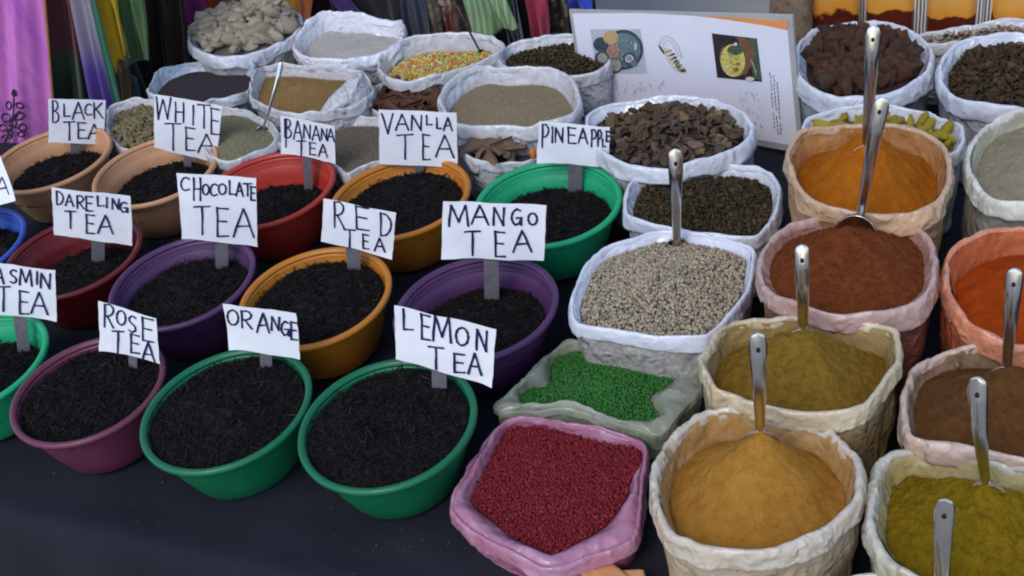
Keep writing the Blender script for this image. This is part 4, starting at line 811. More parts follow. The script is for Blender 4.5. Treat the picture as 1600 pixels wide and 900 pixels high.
# ---------------------------------------------------------------- spoons
chrome, N, L, b = new_mat('spoon_steel')
b.inputs['Metallic'].default_value = 1.0; b.inputs['Base Color'].default_value = (.66, .65, .65, 1)
n = noise_node(N, L, 50, 4); r = ramp(N, [(0.3, .10), (0.7, .26)]); L.new(n.outputs['Fac'], r.inputs[0]); L.new(r.outputs[0], b.inputs['Roughness'])
dark_steel = mottled('dark_handle', [(.02, .016, .018), (.04, .03, .032)], 40, .4, spec=.5)
hole_m = mottled('hole_dark', [(.012, .010, .010), (.02, .016, .016)], 60, .8)
def spoon(label, top, base, sack_key, w_top, w_neck, mat_=None, dip=.02, yaw=0.0, bowl_r=.026, name='serving_spoon', lean=0.0, hole=True, show=0.0):
    hp = SACKS[sack_key][1]; base3 = None; by = base[1]
    while base3 is None:                       # where the line of sight first meets the heap
        for z in np.arange(hp.ze + hp.H + .03, hp.ze - .03, -.001):
            p = at(base[0], by, z)
            if hp.u(p[0], p[1]) < .93 and float(hp.z(p[0], p[1])) >= z: base3 = p; break
        by += 3
        if by > base[1] + 150: raise RuntimeError('spoon misses ' + sack_key)
    fw = base3 - CAM; fw[2] = 0; fw /= np.linalg.norm(fw)
    n_ = -fw * math.cos(lean) + UP * math.sin(lean)
    tp = on_plane(*top, base3, n_); d = tp - base3; Ln = np.linalg.norm(d); d /= Ln
    nn = n_ - d * (n_ @ d); nn /= np.linalg.norm(nn); sx = np.cross(d, nn)
    if yaw: sx, nn = sx * math.cos(yaw) + nn * math.sin(yaw), nn * math.cos(yaw) - sx * math.sin(yaw)
    k = ((base3 - CAM) @ AF) / F; wt, wn = w_top * k, w_neck * k; mm = mat_ or chrome
    t = thing(name, label, 'spoon', base3, 'steel serving spoons')
    rows = []; m_ = 9; eb = wt / Ln * .78; ts = np.r_[np.linspace(-.10, 1 - eb, 26), 1 - eb + eb * np.sin(np.linspace(.1, .995, 12) * np.pi / 2)]
    for q in ts:
        wd = wn + (wt - wn) * np.clip(q, 0, 1) ** 1.25
        e = (q - (1 - eb)) / eb
        if e > 0: wd *= math.sqrt(max(1e-4, 1 - min(e, 1) ** 2))
        c_ = base3 + d * Ln * q + nn * (.012 * math.sin(max(0, q) * 2.6) - .010 * max(0, q - .8) * 5 * .6)
        arch = wd * (.20 + .10 * (1 - q))
        fr = [c_ + sx * wd * .5 * x - nn * (arch * (x * x) - .0006) for x in np.linspace(-1, 1, m_)]
        bk = [c_ + sx * wd * .5 * x * .94 - nn * (arch * (x * x) + .0012) for x in np.linspace(1, -1, m_)]
        rows += fr + bk
    nr = len(ts); V = np.array(rows); f = [tuple(x) for x in grid_faces(nr, 2 * m_)]
    f += [tuple(range(2 * m_ - 1, -1, -1)), tuple((nr - 1) * 2 * m_ + i for i in range(2 * m_))]
    part('handle', V, f, mm, t)
    if hole:
        q = 1 - wt / Ln * .85; c_ = base3 + d * Ln * q + nn * (.012 * math.sin(q * 2.6) - .010 * max(0, q - .8) * 3 + .0016); rr = wt * .115
        a = np.linspace(0, 6.283, 18, endpoint=False); ring = [c_ + sx * rr * math.cos(x) + d * rr * 1.25 * math.sin(x) for x in a]
        v = np.array(ring + [p - nn * .003 for p in ring]); f = [tuple(range(18))] + [(i, i + 18, (i + 1) % 18 + 18, (i + 1) % 18) for i in range(18)]
        part('hanging_hole', v, f, hole_m, t, smooth=False)
    # bowl of the spoon, half buried in the spice
    V = []; nb, mb = 12, 24; cen = base3 - d * (bowl_r * 1.15 - show) + nn * (.016 if show > .025 else 0)
    for lay in (0, 1):
        R_ = 1 - .05 * lay
        for i in range(nb):
            el = i / (nb - 1) * math.pi / 2
            for j in range(mb):
                a = 2 * math.pi * j / mb; V.append(cen + R_ * (sx * bowl_r * math.cos(a) * math.cos(el) + d * bowl_r * 1.25 * math.sin(a) * math.cos(el)) - nn * (bowl_r * .5 * math.sin(el) * R_ - .0 * lay))
    f = [tuple(q) for q in grid_faces(nb, mb)] + [tuple((q + nb * mb)[::-1]) for q in grid_faces(nb, mb)] + [(j, (j + 1) % mb, nb * mb + (j + 1) % mb, nb * mb + j) for j in range(mb)]
    part('spoon_bowl', np.array(V), f, mm, t)
spoon('steel spoon standing in the ochre yellow powder', (1184, 521), (1188, 672), 'ochre', 29, 15)
spoon('steel spoon standing in the greenish brown powder', (1253, 383), (1255, 497), 'greenbrown', 26, 15)
spoon('tilted steel ladle stuck in the red brown powder', (1379, 152), (1341, 352), 'redbrown', 25, 12, bowl_r=.033, show=.030, yaw=.2)
spoon('tall steel spoon standing in the orange yellow powder', (1365, 40), (1354, 228), 'orange', 23, 14)
spoon('steel spoon standing in the cream peppercorns', (1055, 233), (1058, 388), 'peppercorn', 25, 12, show=.020, bowl_r=.024)
spoon('steel spoon standing in the dark brown powder', (1586, 420), (1573, 560), 'darkbrown', 27, 14)
spoon('steel spoon standing in the cracked mustard green powder', (1526, 590), (1540, 745), 'mustard', 31, 15)
spoon('steel spoon at the bottom edge before the mustard green powder', (1477, 781), (1468, 915), 'frontbit', 31, 17)
spoon('thin dark spoon standing in the pale green seeds', (440, 97), (410, 205), 'fennel', 8, 4, bowl_r=.016, show=.012, hole=False)
spoon('thin black stick spoon in the coloured sugared seeds', (714, 8), (752, 72), 'sprinkle', 4, 3, dark_steel, bowl_r=.012, show=.010, hole=False)

# folded corner of clear plastic beside the light brown seeds
film = plastic_sheet('clear_fold', (.46, .46, .49), (.34, .33, .33), .1, .6, 12, .28, .8)
p0 = at(540, 178, T + .10); nf = CAM - p0; nf[2] *= .6; nf /= np.linalg.norm(nf)
tri = [(497, 178), (588, 179), (577, 146), (567, 109), (538, 130), (515, 152)]
cen = (545, 158); rings = []
for g_ in (0, .15, .3, .45, .6, .75, .9, 1.0):
    for k in range(48):
        s_ = k / 48 * 6; i = int(s_); q = np.array(tri[i]) * (1 - s_ + i) + np.array(tri[(i + 1) % 6]) * (s_ - i)
        p = on_plane(*(np.array(cen) * (1 - g_) + q * g_), p0, nf); rings.append(p + nf * (.022 * (1 - g_ ** 2) + .004 * float(crumple_(p[None, :], 30, 70, 3)[0])))
V = np.array(rings); f = grid_faces(8, 48)
f = [tuple(q) for q in f] + [tuple((q + 384)[::-1]) for q in f] + [(336 + i, 336 + (i + 1) % 48, 720 + (i + 1) % 48, 720 + i) for i in range(48)]
part('folded_corner', np.vstack([V, V - nf * .004]), f, film, SACKS['brownseed'][0])

# ---------------------------------------------------------------- recipe board
quad = [(889, 15), (1238, 24), (1254, 240), (913, 178)]
b0 = at(1252, 232, T + .004); nb_ = fit_plane(quad, b0, FRONT + rad(6), .15)
if nb_ @ (CAM - b0) < 0: nb_ = -nb_
P = lambda x, y, o_=0.0: on_plane(x, y, b0, nb_) + nb_ * o_
board_m = mottled('grey_board', [(.30, .29, .28), (.38, .37, .36)], 20, .4, .1)
white_m = mottled('white_print', [(.64, .63, .70), (.70, .69, .76)], 6, .28, .12, 9, .01, .5)
bt = thing('recipe_board', 'large white printed board with three food pictures leaning among the sacks', 'board', b0)
def slab(name, px, o0, o1, mat_, par):
    f0 = [P(x, y, o1) for x, y in px]; f1 = [P(x, y, o0) for x, y in px]; n = len(px)
    part(name, np.array(f0 + f1), [tuple(range(n - 1, -1, -1)), tuple(range(n, 2 * n))] + [(i, (i + 1) % n, n + (i + 1) % n, n + i) for i in range(n)], mat_, par, smooth=False)
slab('backing_panel', quad, -.006, 0, board_m, bt)
slab('printed_sheet', [(895, 21), (1000, 20), (1090, 25), (1160, 32), (1231, 47), (1247, 229), (917, 170)], .0004, .0012, white_m, bt)
slab('orange_band', [(1085, 23.5), (1232, 33), (1230.5, 46), (1195, 39.5), (1140, 31)], .0004, .0014, mottled('orange_print', [(.62, .20, .06), (.70, .27, .09)], 15, .35), bt)
PIC = [mottled('ink_' + n_, c_, 120, .4) for n_, c_ in dict(grey=[(.38, .40, .43), (.46, .48, .51)], navy=[(.03, .045, .065), (.06, .085, .11)], ochre=[(.42, .27, .12), (.5, .34, .16)], rust=[(.34, .17, .11), (.42, .22, .14)], slate=[(.10, .15, .17), (.16, .22, .24)], stone=[(.26, .25, .20), (.34, .32, .26)],
      black=[(.018, .016, .018), (.04, .03, .03)], yellow=[(.50, .38, .07), (.62, .50, .13), (.30, .26, .06)], leaf=[(.04, .07, .045), (.08, .12, .07)], brown=[(.12, .06, .03), (.2, .1, .05)], cream=[(.5, .47, .36), (.62, .6, .5)], olive=[(.22, .19, .08), (.36, .32, .16)]).items()]
PI = {n_: i for i, n_ in enumerate('grey navy ochre rust slate stone black yellow leaf brown cream olive'.split())}
def ell(cx, cy, rx, ry, rot=0, n=22):
    a = np.linspace(0, 2 * np.pi, n, endpoint=False); c_, s_ = math.cos(rot), math.sin(rot)
    return [(cx + rx * math.cos(q) * c_ - ry * math.sin(q) * s_, cy + rx * math.cos(q) * s_ + ry * math.sin(q) * c_) for q in a]
def picture(name, label, shapes):
    V = []; f = []; mi = []; k = 0
    for li, (m_, poly) in enumerate(shapes):
        V += [P(x, y, .0018 + li * .00022) for x, y in poly]; f.append(tuple(range(k + len(poly) - 1, k - 1, -1))); k += len(poly); mi.append(PI[m_])
    o = part(name, np.array(V), f, PIC, bt, mi, False); o['label'] = label
def c1(x, y): return (880 + x / 3.75, y / 3.75)
def E1(x, y, r_, ry=None, rot=0): return ell(880 + x / 3.75, y / 3.75, r_ / 3.75, (ry or r_ * .95) / 3.75, rot)
picture('printed_picture', 'picture of dark round dishes on a grey ground', [('grey', [c1(160, 170), c1(455, 168), c1(495, 428), c1(198, 428)]), ('navy', E1(355, 290, 118, 118)), ('slate', E1(355, 290, 100, 100)), ('navy', E1(225, 258, 45)), ('ochre', E1(283, 217, 44)), ('slate', E1(380, 252, 56, 44)),
        ('rust', E1(298, 297, 40)), ('navy', E1(232, 335, 42)), ('stone', E1(236, 335, 30)), ('navy', E1(308, 380, 46)), ('stone', E1(310, 378, 38)), ('navy', E1(392, 340, 40)), ('grey', E1(395, 340, 26)), ('stone', E1(390, 335, 16)), ('slate', E1(420, 365, 20)), ('grey', E1(432, 268, 10, 22))]
        + [(('stone', 'navy', 'slate', 'ochre')[i % 4], E1(345 + 92 * math.cos(i * 2.4) * (i / 40) ** .5, 292 + 92 * math.sin(i * 2.4) * (i / 40) ** .5, 3 + (i * 7) % 5, 2 + (i * 5) % 4, i)) for i in range(40)])
sh = [('cream', [c1(560, 245), c1(580, 270), c1(625, 285), c1(655, 330), c1(680, 395), c1(722, 405), c1(724, 430), c1(690, 425), c1(650, 408), c1(620, 370), c1(598, 320), c1(570, 285)])]
for i in range(6): x, y = 600 + i * 15, 300 + i * 21; sh.append(('olive', [c1(x, y), c1(x + 38, y - 12), c1(x + 42, y - 4), c1(x + 4, y + 9)]))
sh += [('black', [c1(562, 255), c1(590, 290), c1(600, 310), c1(592, 312), c1(566, 275)]), ('black', [c1(690, 408), c1(722, 404), c1(724, 416), c1(694, 418)])]
for i in range(5): x, y = 636 + i * 9, 318 + i * 19; sh.append(('black', [c1(x, y), c1(x + 20, y - 14), c1(x + 24, y - 8), c1(x + 4, y + 5)]))
def arc_strip(pts, wd): 
    pts = np.array(pts, float); d = np.gradient(pts, axis=0); d /= np.linalg.norm(d, axis=1)[:, None]; nn = np.stack([-d[:, 1], d[:, 0]], 1) * wd / 2
    return [tuple(q) for q in pts + nn] + [tuple(q) for q in (pts - nn)[::-1]]
sh += [('stone', arc_strip([c1(572, 250), c1(585, 215), c1(612, 205), c1(645, 222), c1(672, 255), c1(690, 295), c1(706, 335)], .7)), ('stone', arc_strip([c1(590, 262), c1(610, 228), c1(640, 240), c1(665, 280), c1(680, 315), c1(700, 332)], .6))]
picture('printed_picture', 'picture of a spotted prawn on white', sh)
picture('printed_picture', 'picture of a yellow dish in a bowl on black', [('black', [c1(873, 193), c1(1138, 224), c1(1168, 478), c1(905, 453)]), ('leaf', [c1(1085, 222), c1(1135, 228), c1(1165, 470), c1(1120, 460), c1(1095, 330)]), ('brown', E1(1020, 330, 100, 118, .2)), ('black', E1(985, 250, 50, 40)), ('yellow', E1(998, 352, 72, 96, -.1)), ('leaf', E1(1012, 290, 46, 30)), ('cream', E1(1014, 255, 11)), ('olive', E1(985, 320, 14)), ('olive', E1(1030, 372, 12)), ('cream', E1(970, 385, 9)), ('brown', E1(1020, 405, 13, 8)), ('brown', E1(1080, 405, 14, 34, .4)), ('cream', E1(1100, 458, 26, 13))]
        + [(('olive', 'brown', 'cream', 'leaf', 'ochre')[i % 5], E1(998 + 58 * math.cos(i * 2.4) * (i / 34) ** .5, 352 + 80 * math.sin(i * 2.4) * (i / 34) ** .5, 4 + (i * 7) % 6, 3 + (i * 5) % 5, i)) for i in range(34)]
        + [('cream', arc_strip([c1(1112 + 12 * i, 335 + 20 * i), c1(1135 + 5 * i, 360 + 22 * i)], .7)) for i in range(4)])
# rows of tiny illegible writing
r0 = np.random.default_rng(5); st = []
for (x0, x1, y0, y1, nn_) in [(926, 944, 118, 165, 26), (960, 1042, 124, 146, 34), (1158, 1192, 140, 200, 34)]:
    for k in range(nn_):
        x, y = r0.uniform(x0, x1), r0.uniform(y0, y1); h_ = r0.uniform(2, 6); st.append(np.array([(x, y), (x + r0.uniform(-.6, .6), y + h_ * .5), (x + r0.uniform(-1, 1), y + h_)]))
v, f = ribbons(st, lambda x, y: P(x, y), .0011, nb_, .0018)
part('lettering', v, f, mottled('faded_ink', [(.26, .28, .45), (.38, .40, .56)], 90), bt, smooth=False)
st = []
for col_ in range(3):
    for k in range(15):
        x = 1203 + col_ * 6 + k * .45 * 1.1; y = 106 + col_ * 11 + k * 6.4; x += r0.uniform(-.5, .5)
        if y < 208 and r0.random() < .88: st.append(np.array([(x, y), (x + .8, y + 1.5), (x + r0.uniform(0, 1.2), y + r0.uniform(3.2, 5))]))
v, f = ribbons(st, lambda x, y: P(x, y), .0016, nb_, .0018)
part('lettering', v, f, ink, bt, smooth=False)

# ---------------------------------------------------------------- resin lumps at the front edge, spilled crumbs
resin, N, L, b = new_mat('amber_resin'); n = noise_node(N, L, 40, 4); r = ramp(N, [(.3, (.50, .20, .07)), (.7, (.66, .34, .15))]); L.new(n.outputs['Fac'], r.inputs[0]); L.new(r.outputs[0], b.inputs['Base Color'])
b.inputs['Roughness'].default_value = .3; b.inputs['Subsurface Weight'].default_value = .25; b.inputs['Subsurface Radius'].default_value = (.02, .008, .003)
def block(px, ang, s, lab, seed):
    import bmesh
    bm = bmesh.new(); bmesh.ops.create_cube(bm, size=1); bmesh.ops.scale(bm, vec=s, verts=bm.verts)
    for v_ in bm.verts: v_.co += Vector(np.random.default_rng(seed + v_.index).uniform(-.006, .006, 3).tolist())
    bmesh.ops.bevel(bm, geom=bm.edges[:], offset=.006, segments=3, affect='EDGES', profile=.6)
    me = bpy.data.meshes.new('resin_lump'); bm.to_mesh(me); bm.free(); me.materials.append(resin)
    for p_ in me.polygons: p_.use_smooth = True
    o = obj('resin_lump', me); q = at(*px, TT + .004 + s[2] / 2); o.location = tuple(q); o.rotation_euler = (.04, -.05, ang); tag(o, lab, 'resin', 'amber resin lumps')
block((945, 912), .5, (.052, .048, .040), 'largest amber resin lump below the pink berry sack', 1)
block((990, 924), -.2, (.040, .045, .034), 'amber resin lump wedged behind the largest one', 5)
block((1015, 940), .9, (.045, .040, .034), 'small amber resin lump beside the ochre sack', 9)
P_ = []
for cx, cy, sp, nn_ in [(670, 850, 30, 25), (560, 840, 70, 40), (760, 700, 14, 14), (640, 850, 120, 60), (330, 800, 150, 60), (90, 740, 60, 20)]:
    for k in range(nn_): P_.append(at(cx + RNG.normal(0, sp), min(905, cy + RNG.normal(0, sp * .5)), TT + .0055))
P_ = np.array(P_); P_ = P_[(P_ @ ROWV) > VF + .03]
stuff('tea_crumbs', 'stray tea and spice crumbs on the dark cloth', 'crumbs', [(*scatter(P_, *SLIVER[1], .0021, rand_rot(len(P_), .2), .5), islands('crumb', [(.05, .04, .03), (.12, .09, .05), (.03, .025, .02), (.25, .2, .13)], .8))])

# ---------------------------------------------------------------- hanging clothes behind
def cloth_mat(name, cols, scale=5, stretch=(1, 1, .5), rough=.85, weave=.3):
    mm, N, L, b = new_mat(name); n = noise_node(N, L, scale, 5, .6, stretch=stretch)
    r = ramp(N, [(0.3 + 0.4 * i / max(1, len(cols) - 1), c) for i, c in enumerate(cols)]); L.new(n.outputs['Fac'], r.inputs[0]); L.new(r.outputs[0], b.inputs['Base Color'])
    b.inputs['Roughness'].default_value = rough; b.inputs['Specular IOR Level'].default_value = .2; b.inputs['Sheen Weight'].default_value = .15
    n2 = noise_node(N, L, 260, 3); bump(N, L, b, n2.outputs['Fac'], weave, .002); return mm
def band_mat(name, stops, wob=.05):
    """colour bands down the cloth (a printed pattern), with ragged edges; heights in metres above the garment's lowest point"""
    mm, N, L, b = new_mat(name); tc = N.new('ShaderNodeTexCoord'); sp = N.new('ShaderNodeSeparateXYZ'); L.new(tc.outputs['Object'], sp.inputs[0])
    n = noise_node(N, L, 9, 5, .65); ma = N.new('ShaderNodeMath'); ma.operation = 'MULTIPLY_ADD'; ma.inputs[1].default_value = wob * 2; L.new(n.outputs['Fac'], ma.inputs[0]); L.new(sp.outputs['Z'], ma.inputs[2])
    mr = N.new('ShaderNodeMapRange'); mr.inputs['From Min'].default_value = 0; mr.inputs['From Max'].default_value = 1.0; L.new(ma.outputs[0], mr.inputs['Value'])
    r = ramp(N, stops); L.new(mr.outputs[0], r.inputs[0]); L.new(r.outputs[0], b.inputs['Base Color']); b.inputs['Roughness'].default_value = .85; b.inputs['Sheen Weight'].default_value = .15; return mm
def check_mat(name, a, c_, sc=60):
    mm, N, L, b = new_mat(name); tc = N.new('ShaderNodeTexCoord'); v = N.new('ShaderNodeTexVoronoi'); v.inputs['Scale'].default_value = sc; L.new(tc.outputs['Object'], v.inputs['Vector'])
    r = ramp(N, [(0.0, a[0]), (.3, a[1]), (.6, c_[0]), (1.0, c_[1])]); L.new(v.outputs['Color'], r.inputs[0]); L.new(r.outputs[0], b.inputs['Base Color']); b.inputs['Roughness'].default_value = .85; return mm
def stripe_mat(name, a, c_, fr=260):
    mm, N, L, b = new_mat(name); tc = N.new('ShaderNodeTexCoord'); mp = N.new('ShaderNodeMapping'); mp.inputs['Rotation'].default_value = (0, 0, math.atan2(-.471, .882) * -1)
    L.new(tc.outputs['Object'], mp.inputs[0]); wv = N.new('ShaderNodeTexWave'); wv.bands_direction = 'X'; wv.inputs['Scale'].default_value = fr / 20; wv.inputs['Distortion'].default_value = 1.2; wv.inputs['Detail'].default_value = 2
    L.new(mp.outputs[0], wv.inputs['Vector']); r = ramp(N, [(.35, a), (.65, c_)]); L.new(wv.outputs['Fac'], r.inputs[0]); L.new(r.outputs[0], b.inputs['Base Color']); b.inputs['Roughness'].default_value = .85; return mm
GVA, GVB = 1.99, 2.56; GV = GVA; NV = -ROWV; RAILZ = 1.55
def garment(name, label, poly, mat_, dv=0.0, folds=3, amp=.02, cat='garment', jag=0.0, seed=0, thick=.004, tz=RAILZ - .06):
    """poly: bottom left, bottom right, top right, top left as seen (px, top near y = 0); the cloth hangs on up to the rail"""
    p0 = uv3(0, GV + dv, 0); BL, BR, TR, TL = [on_plane(x, y, p0, NV) for x, y in poly]
    for q in (BL, BR): q[2] = max(q[2], .012)
    nu, nv = 44, 46; V = []
    wid = max(np.linalg.norm(BR - BL), .05)
    for j in range(nv):
        v_ = j / (nv - 1)
        for i in range(nu):
            u_ = i / (nu - 1); lo = BL * (1 - u_) + BR * u_; mi_ = TL * (1 - u_) + TR * u_
            if v_ < .55: p = lo + (mi_ - lo) * (v_ / .55)
            else:
                k = (v_ - .55) / .45; top_ = mi_.copy(); cm_ = (TL + TR) / 2; top_ = cm_ + (mi_ - cm_) * .8 + ROWU * 0; top_[2] = tz - .02 * abs(u_ - .5); p = mi_ + (top_ - mi_) * k
            ww = u_ + .06 * math.sin(5 * u_ + seed * 3) ; a = amp * (1.1 - .6 * v_) * (math.sin(2 * math.pi * folds * .5 * ww + seed + .8 * math.sin(3 * v_ + seed)) + .28 * math.sin(2 * math.pi * folds * 1.5 * ww + 2 * seed + 1.5 * v_) + .6 * float(vnoise(np.array([u_ * 4, v_ * 3, seed]), 5)))
            p = p + NV * a
            if j == 0: p = p + UP * (jag * vnoise(np.array([u_ * 9, seed, 0]), 2) + .006 * math.sin(9 * u_ + seed))
            V.append(p)
    V = np.array(V); m_ = len(V); f = grid_faces(nv, nu, False)
    rim = [j for j in range(nu)] + [j * nu + nu - 1 for j in range(1, nv)] + [(nv - 1) * nu + i for i in range(nu - 2, -1, -1)] + [j * nu for j in range(nv - 2, 0, -1)]
    Fs = [tuple(q) for q in f] + [tuple((q + m_)[::-1]) for q in f] + [(rim[(k + 1) % len(rim)], rim[k], rim[k] + m_, rim[(k + 1) % len(rim)] + m_) for k in range(len(rim))]
    base = np.array([*((BL + BR) / 2)[:2], min(BL[2], BR[2])])
    o = obj(name, mesh(name, np.vstack([V, V - NV * thick]) - base, Fs, mat_)); o.location = tuple(base)
    return tag(o, label, cat, 'clothes hanging behind the stall'), V.reshape(nv, nu, 3)
# the rail they hang on, on two posts
rail_m = mottled('rail_steel', [(.10, .10, .11), (.16, .16, .17)], 30, .4, spec=.5, metallic=.6)
def tube(a, b_, r_, n=10):
    a, b_ = np.asarray(a, float), np.asarray(b_, float); d = b_ - a; d /= np.linalg.norm(d); x = np.cross(d, [0.3, .2, .9]); x /= np.linalg.norm(x); y = np.cross(d, x)
    th = np.linspace(0, 2 * np.pi, n, endpoint=False); V = np.concatenate([[p + r_ * (math.cos(q) * x + math.sin(q) * y) for q in th] for p in (a, b_)])
    return V, [tuple(q) for q in grid_faces(2, n)] + [tuple(range(n - 1, -1, -1)), tuple(range(n, 2 * n))]
gap_black = cloth_mat('gap_black', [(.010, .009, .011), (.020, .017, .018)])
def rail_and_backdrop(u0, u1, gv, c1_, posts, lab, lab2):
    rt = thing('clothes_rail', lab, 'clothes rail', uv3((u0 + u1) / 2, gv + .10, 0))
    part('rail', *tube(uv3(u0, gv + .06, RAILZ), uv3(u1, gv + .06, RAILZ), .014), rail_m, rt)
    for u in posts:
        part('post', *tube(uv3(u, gv + .16, .0), uv3(u, gv + .16, RAILZ + .02), .016), rail_m, rt)
        part('bracket', *tube(uv3(u, gv + .165, RAILZ), uv3(u, gv + .055, RAILZ), .010), rail_m, rt)
    V = []; us = np.linspace(u0, c1_, 90); zs = np.linspace(.01, RAILZ, 12)
    for z in zs:
        for u in us: V.append(uv3(u, gv + .24 + .025 * math.sin(u * 19) + .012 * math.sin(u * 47), z))
    V = np.array(V); f = grid_faces(12, 90, False); m_ = len(V)
    o = obj('gap_backdrop', mesh('gap_backdrop', np.vstack([V, V + ROWV * .005]), np.concatenate([f, (f + m_)[:, ::-1]]), gap_black)); tag(o, lab2, 'backdrop')  # added sheet; its black stands in for the dark between the garments
rail_and_backdrop(-3.3, -1.86, GVA, -2.2, (-3.2, -2.25), 'dark steel rail carrying the pink cloth and yellow shawl', 'added black brown sheet darkening the gaps behind the pink cloth and yellow shawl')
rail_and_backdrop(-2.95, -.90, GVB, -1.05, (-2.9, -1.5), 'dark steel rail carrying the clothes behind the root sack and sugared seeds', 'added black brown sheet darkening the gaps behind the clothes in the middle')

gp, GVt = garment('pink_cloth', 'long magenta pink cloth with black flower embroidery at the left edge', [(-95, 262), (90, 236), (68, -4), (-95, -4)], cloth_mat('magenta_cloth', [(.26, .07, .34), (.44, .11, .42), (.52, .15, .44), (.30, .09, .40)], 14, (1, 1, .06)), -.06, 5, .012, seed=1)
# flower embroidery and the hem, on the cloth
p0 = uv3(0, GV - .06 - .022, 0)
def flo(x, y): return (x, y)
st = []
def arcp(pts): 
    q = np.array(pts, float); st.append(split_corners([tuple(a) for a in q], -2)[0])
arcp([(8, 222), (18, 200), (21, 175), (22, 143)]); arcp([(22, 150), (19, 147), (22, 140), (25, 147), (22, 150)])
for cx, cy, rx, ry, ro in [(31, 165, 6, 4, .3), (14, 165, 4, 6, 0), (30, 182, 8, 5, -.3), (10, 184, 7, 6, .3), (36, 199, 6, 5, .2), (21, 193, 5, 7, 0), (5, 200, 6, 5, 0), (16, 207, 4, 5, .2), (33, 210, 5, 4, 0)]:
    e = ell(cx, cy, rx, ry, ro, 12); arcp(e + e[:1])
arcp([(2, 216), (9, 211), (15, 217), (20, 211)]); arcp([(22, 188), (30, 173)]); arcp([(21, 196), (34, 205)]); arcp([(20, 200), (6, 190)])
v, f = ribbons(st, lambda x, y: on_plane(x, y, p0, NV), .0055, NV, .0)
o = obj('embroidery', mesh('embroidery', v - np.array(gp.location), f, mottled('black_thread', [(.012, .006, .02), (.03, .012, .045)], 90), smooth=False), gp)
edge = GVt[:, -1, :]; w_ = ROWU * .007
v = np.vstack([edge + NV * .004, edge + w_ + NV * .002, edge - NV * .006]); n_e = len(edge)
f = [(i, n_e + i, n_e + i + 1, i + 1) for i in range(n_e - 1)] + [(n_e + i, 2 * n_e + i, 2 * n_e + i + 1, n_e + i + 1) for i in range(n_e - 1)]
obj('orange_hem', mesh('orange_hem', v - np.array(gp.location), f, mottled('hem_orange', [(.42, .18, .06), (.55, .26, .10)], 60)), gp)
G = garment
G('patchwork_dress', 'maroon brown dress with a dull green patch beside the pink cloth', [(96, 205), (150, 200), (118, -4), (66, -4)], band_mat('patchwork', [(0, (.12, .10, .05)), (.16, (.07, .09, .05)), (.27, (.07, .12, .06)), (.30, (.20, .05, .06)), (.5, (.16, .06, .045)), (1, (.10, .035, .03))]), .02, 2, .022, seed=2)
G('striped_scarf', 'scarf in mauve, white and violet with a green edge', [(150, 190), (186, 178), (142, -4), (112, -4)], band_mat('mauve_scarf', [(0, (.09, .045, .26)), (.17, (.10, .05, .28)), (.24, (.20, .16, .26)), (.36, (.24, .21, .25)), (.42, (.20, .08, .10)), (1, (.22, .09, .10))], .03), -.02, 2, .014, seed=3)
G('green_ribbon', 'narrow dark green cloth edge hanging before the yellow shawl', [(180, 172), (190, 170), (146, -4), (139, -4)], cloth_mat('ribbon_green', [(.02, .10, .06), (.04, .15, .09)]), -.03, 1, .004, seed=4)
G('yellow_shawl', 'mustard yellow shawl with a ragged lower hem', [(176, 108), (204, 82), (184, -4), (139, -4)], cloth_mat('yellow_cloth', [(.36, .22, .008), (.46, .29, .012), (.25, .14, .008)], 16), .02, 3, .018, jag=.03, seed=5)
G('green_dress', 'dark green dress with a pale speckled top', [(196, 102), (238, 92), (224, -4), (184, -4)], band_mat('green_dress', [(0, (.035, .075, .022)), (.20, (.045, .10, .03)), (.225, (.28, .28, .22)), (.30, (.10, .12, .08)), (1, (.3, .3, .25))], .02), .04, 3, .018, seed=6)
GV = GVB
G('brown_dress', 'dark brown dress hanging beside the green one', [(244, 190), (280, 180), (252, -4), (224, -4)], cloth_mat('brown_cloth', [(.055, .034, .022), (.095, .056, .034)]), .07, 2, .02, seed=7)
G('umber_trousers', 'long umber brown trousers beside the magenta top', [(276, 165), (306, 160), (292, -4), (252, -4)], cloth_mat('umber_cloth', [(.10, .06, .036), (.16, .095, .05), (.075, .046, .032)], 18, (1, 1, .08)), .05, 2, .02, seed=8)
GV = GVA
G('brown_skirt', 'short brown skirt low under the yellow shawl', [(178, 190), (212, 178), (200, 96), (174, 104)], cloth_mat('skirt_brown', [(.055, .03, .02), (.09, .05, .028)]), .10, 2, .012, seed=23)
G('teal_scarf', 'small teal scarf end near the floor', [(206, 168), (226, 160), (216, 128), (208, 132)], cloth_mat('teal_cloth', [(.01, .07, .08), (.02, .11, .12)]), .06, 1, .008, seed=24, tz=.5)
GV = GVB
G('magenta_top', 'small magenta top above the root pieces', [(294, 62), (332, 46), (322, -4), (288, -4)], cloth_mat('magenta_top', [(.30, .03, .17), (.40, .05, .24)]), .02, 2, .012, seed=9)
G('orange_blouse', 'red orange blouse above the root pieces', [(330, 40), (378, 30), (374, -4), (322, -4)], cloth_mat('red_orange', [(.38, .05, .012), (.48, .10, .015), (.16, .02, .01)]), .03, 2, .016, seed=10)
G('amber_blouse', 'amber yellow blouse behind the root pieces', [(420, 30), (470, 26), (466, -4), (416, -4)], cloth_mat('amber_cloth', [(.55, .22, .012), (.62, .30, .03)]), .02, 2, .016, seed=11)
G('coral_scarf', 'coral scarf between the root sack and white sack', [(470, 62), (486, 44), (488, -4), (464, -4)], cloth_mat('coral_cloth', [(.45, .12, .045), (.55, .19, .07)]), .0, 1, .012, seed=12)
G('plum_trousers', 'dark plum trousers behind the white powder sack', [(494, 50), (532, 46), (524, -4), (486, -4)], cloth_mat('plum_cloth', [(.035, .016, .022), (.06, .03, .035)]), .06, 2, .016, seed=13)
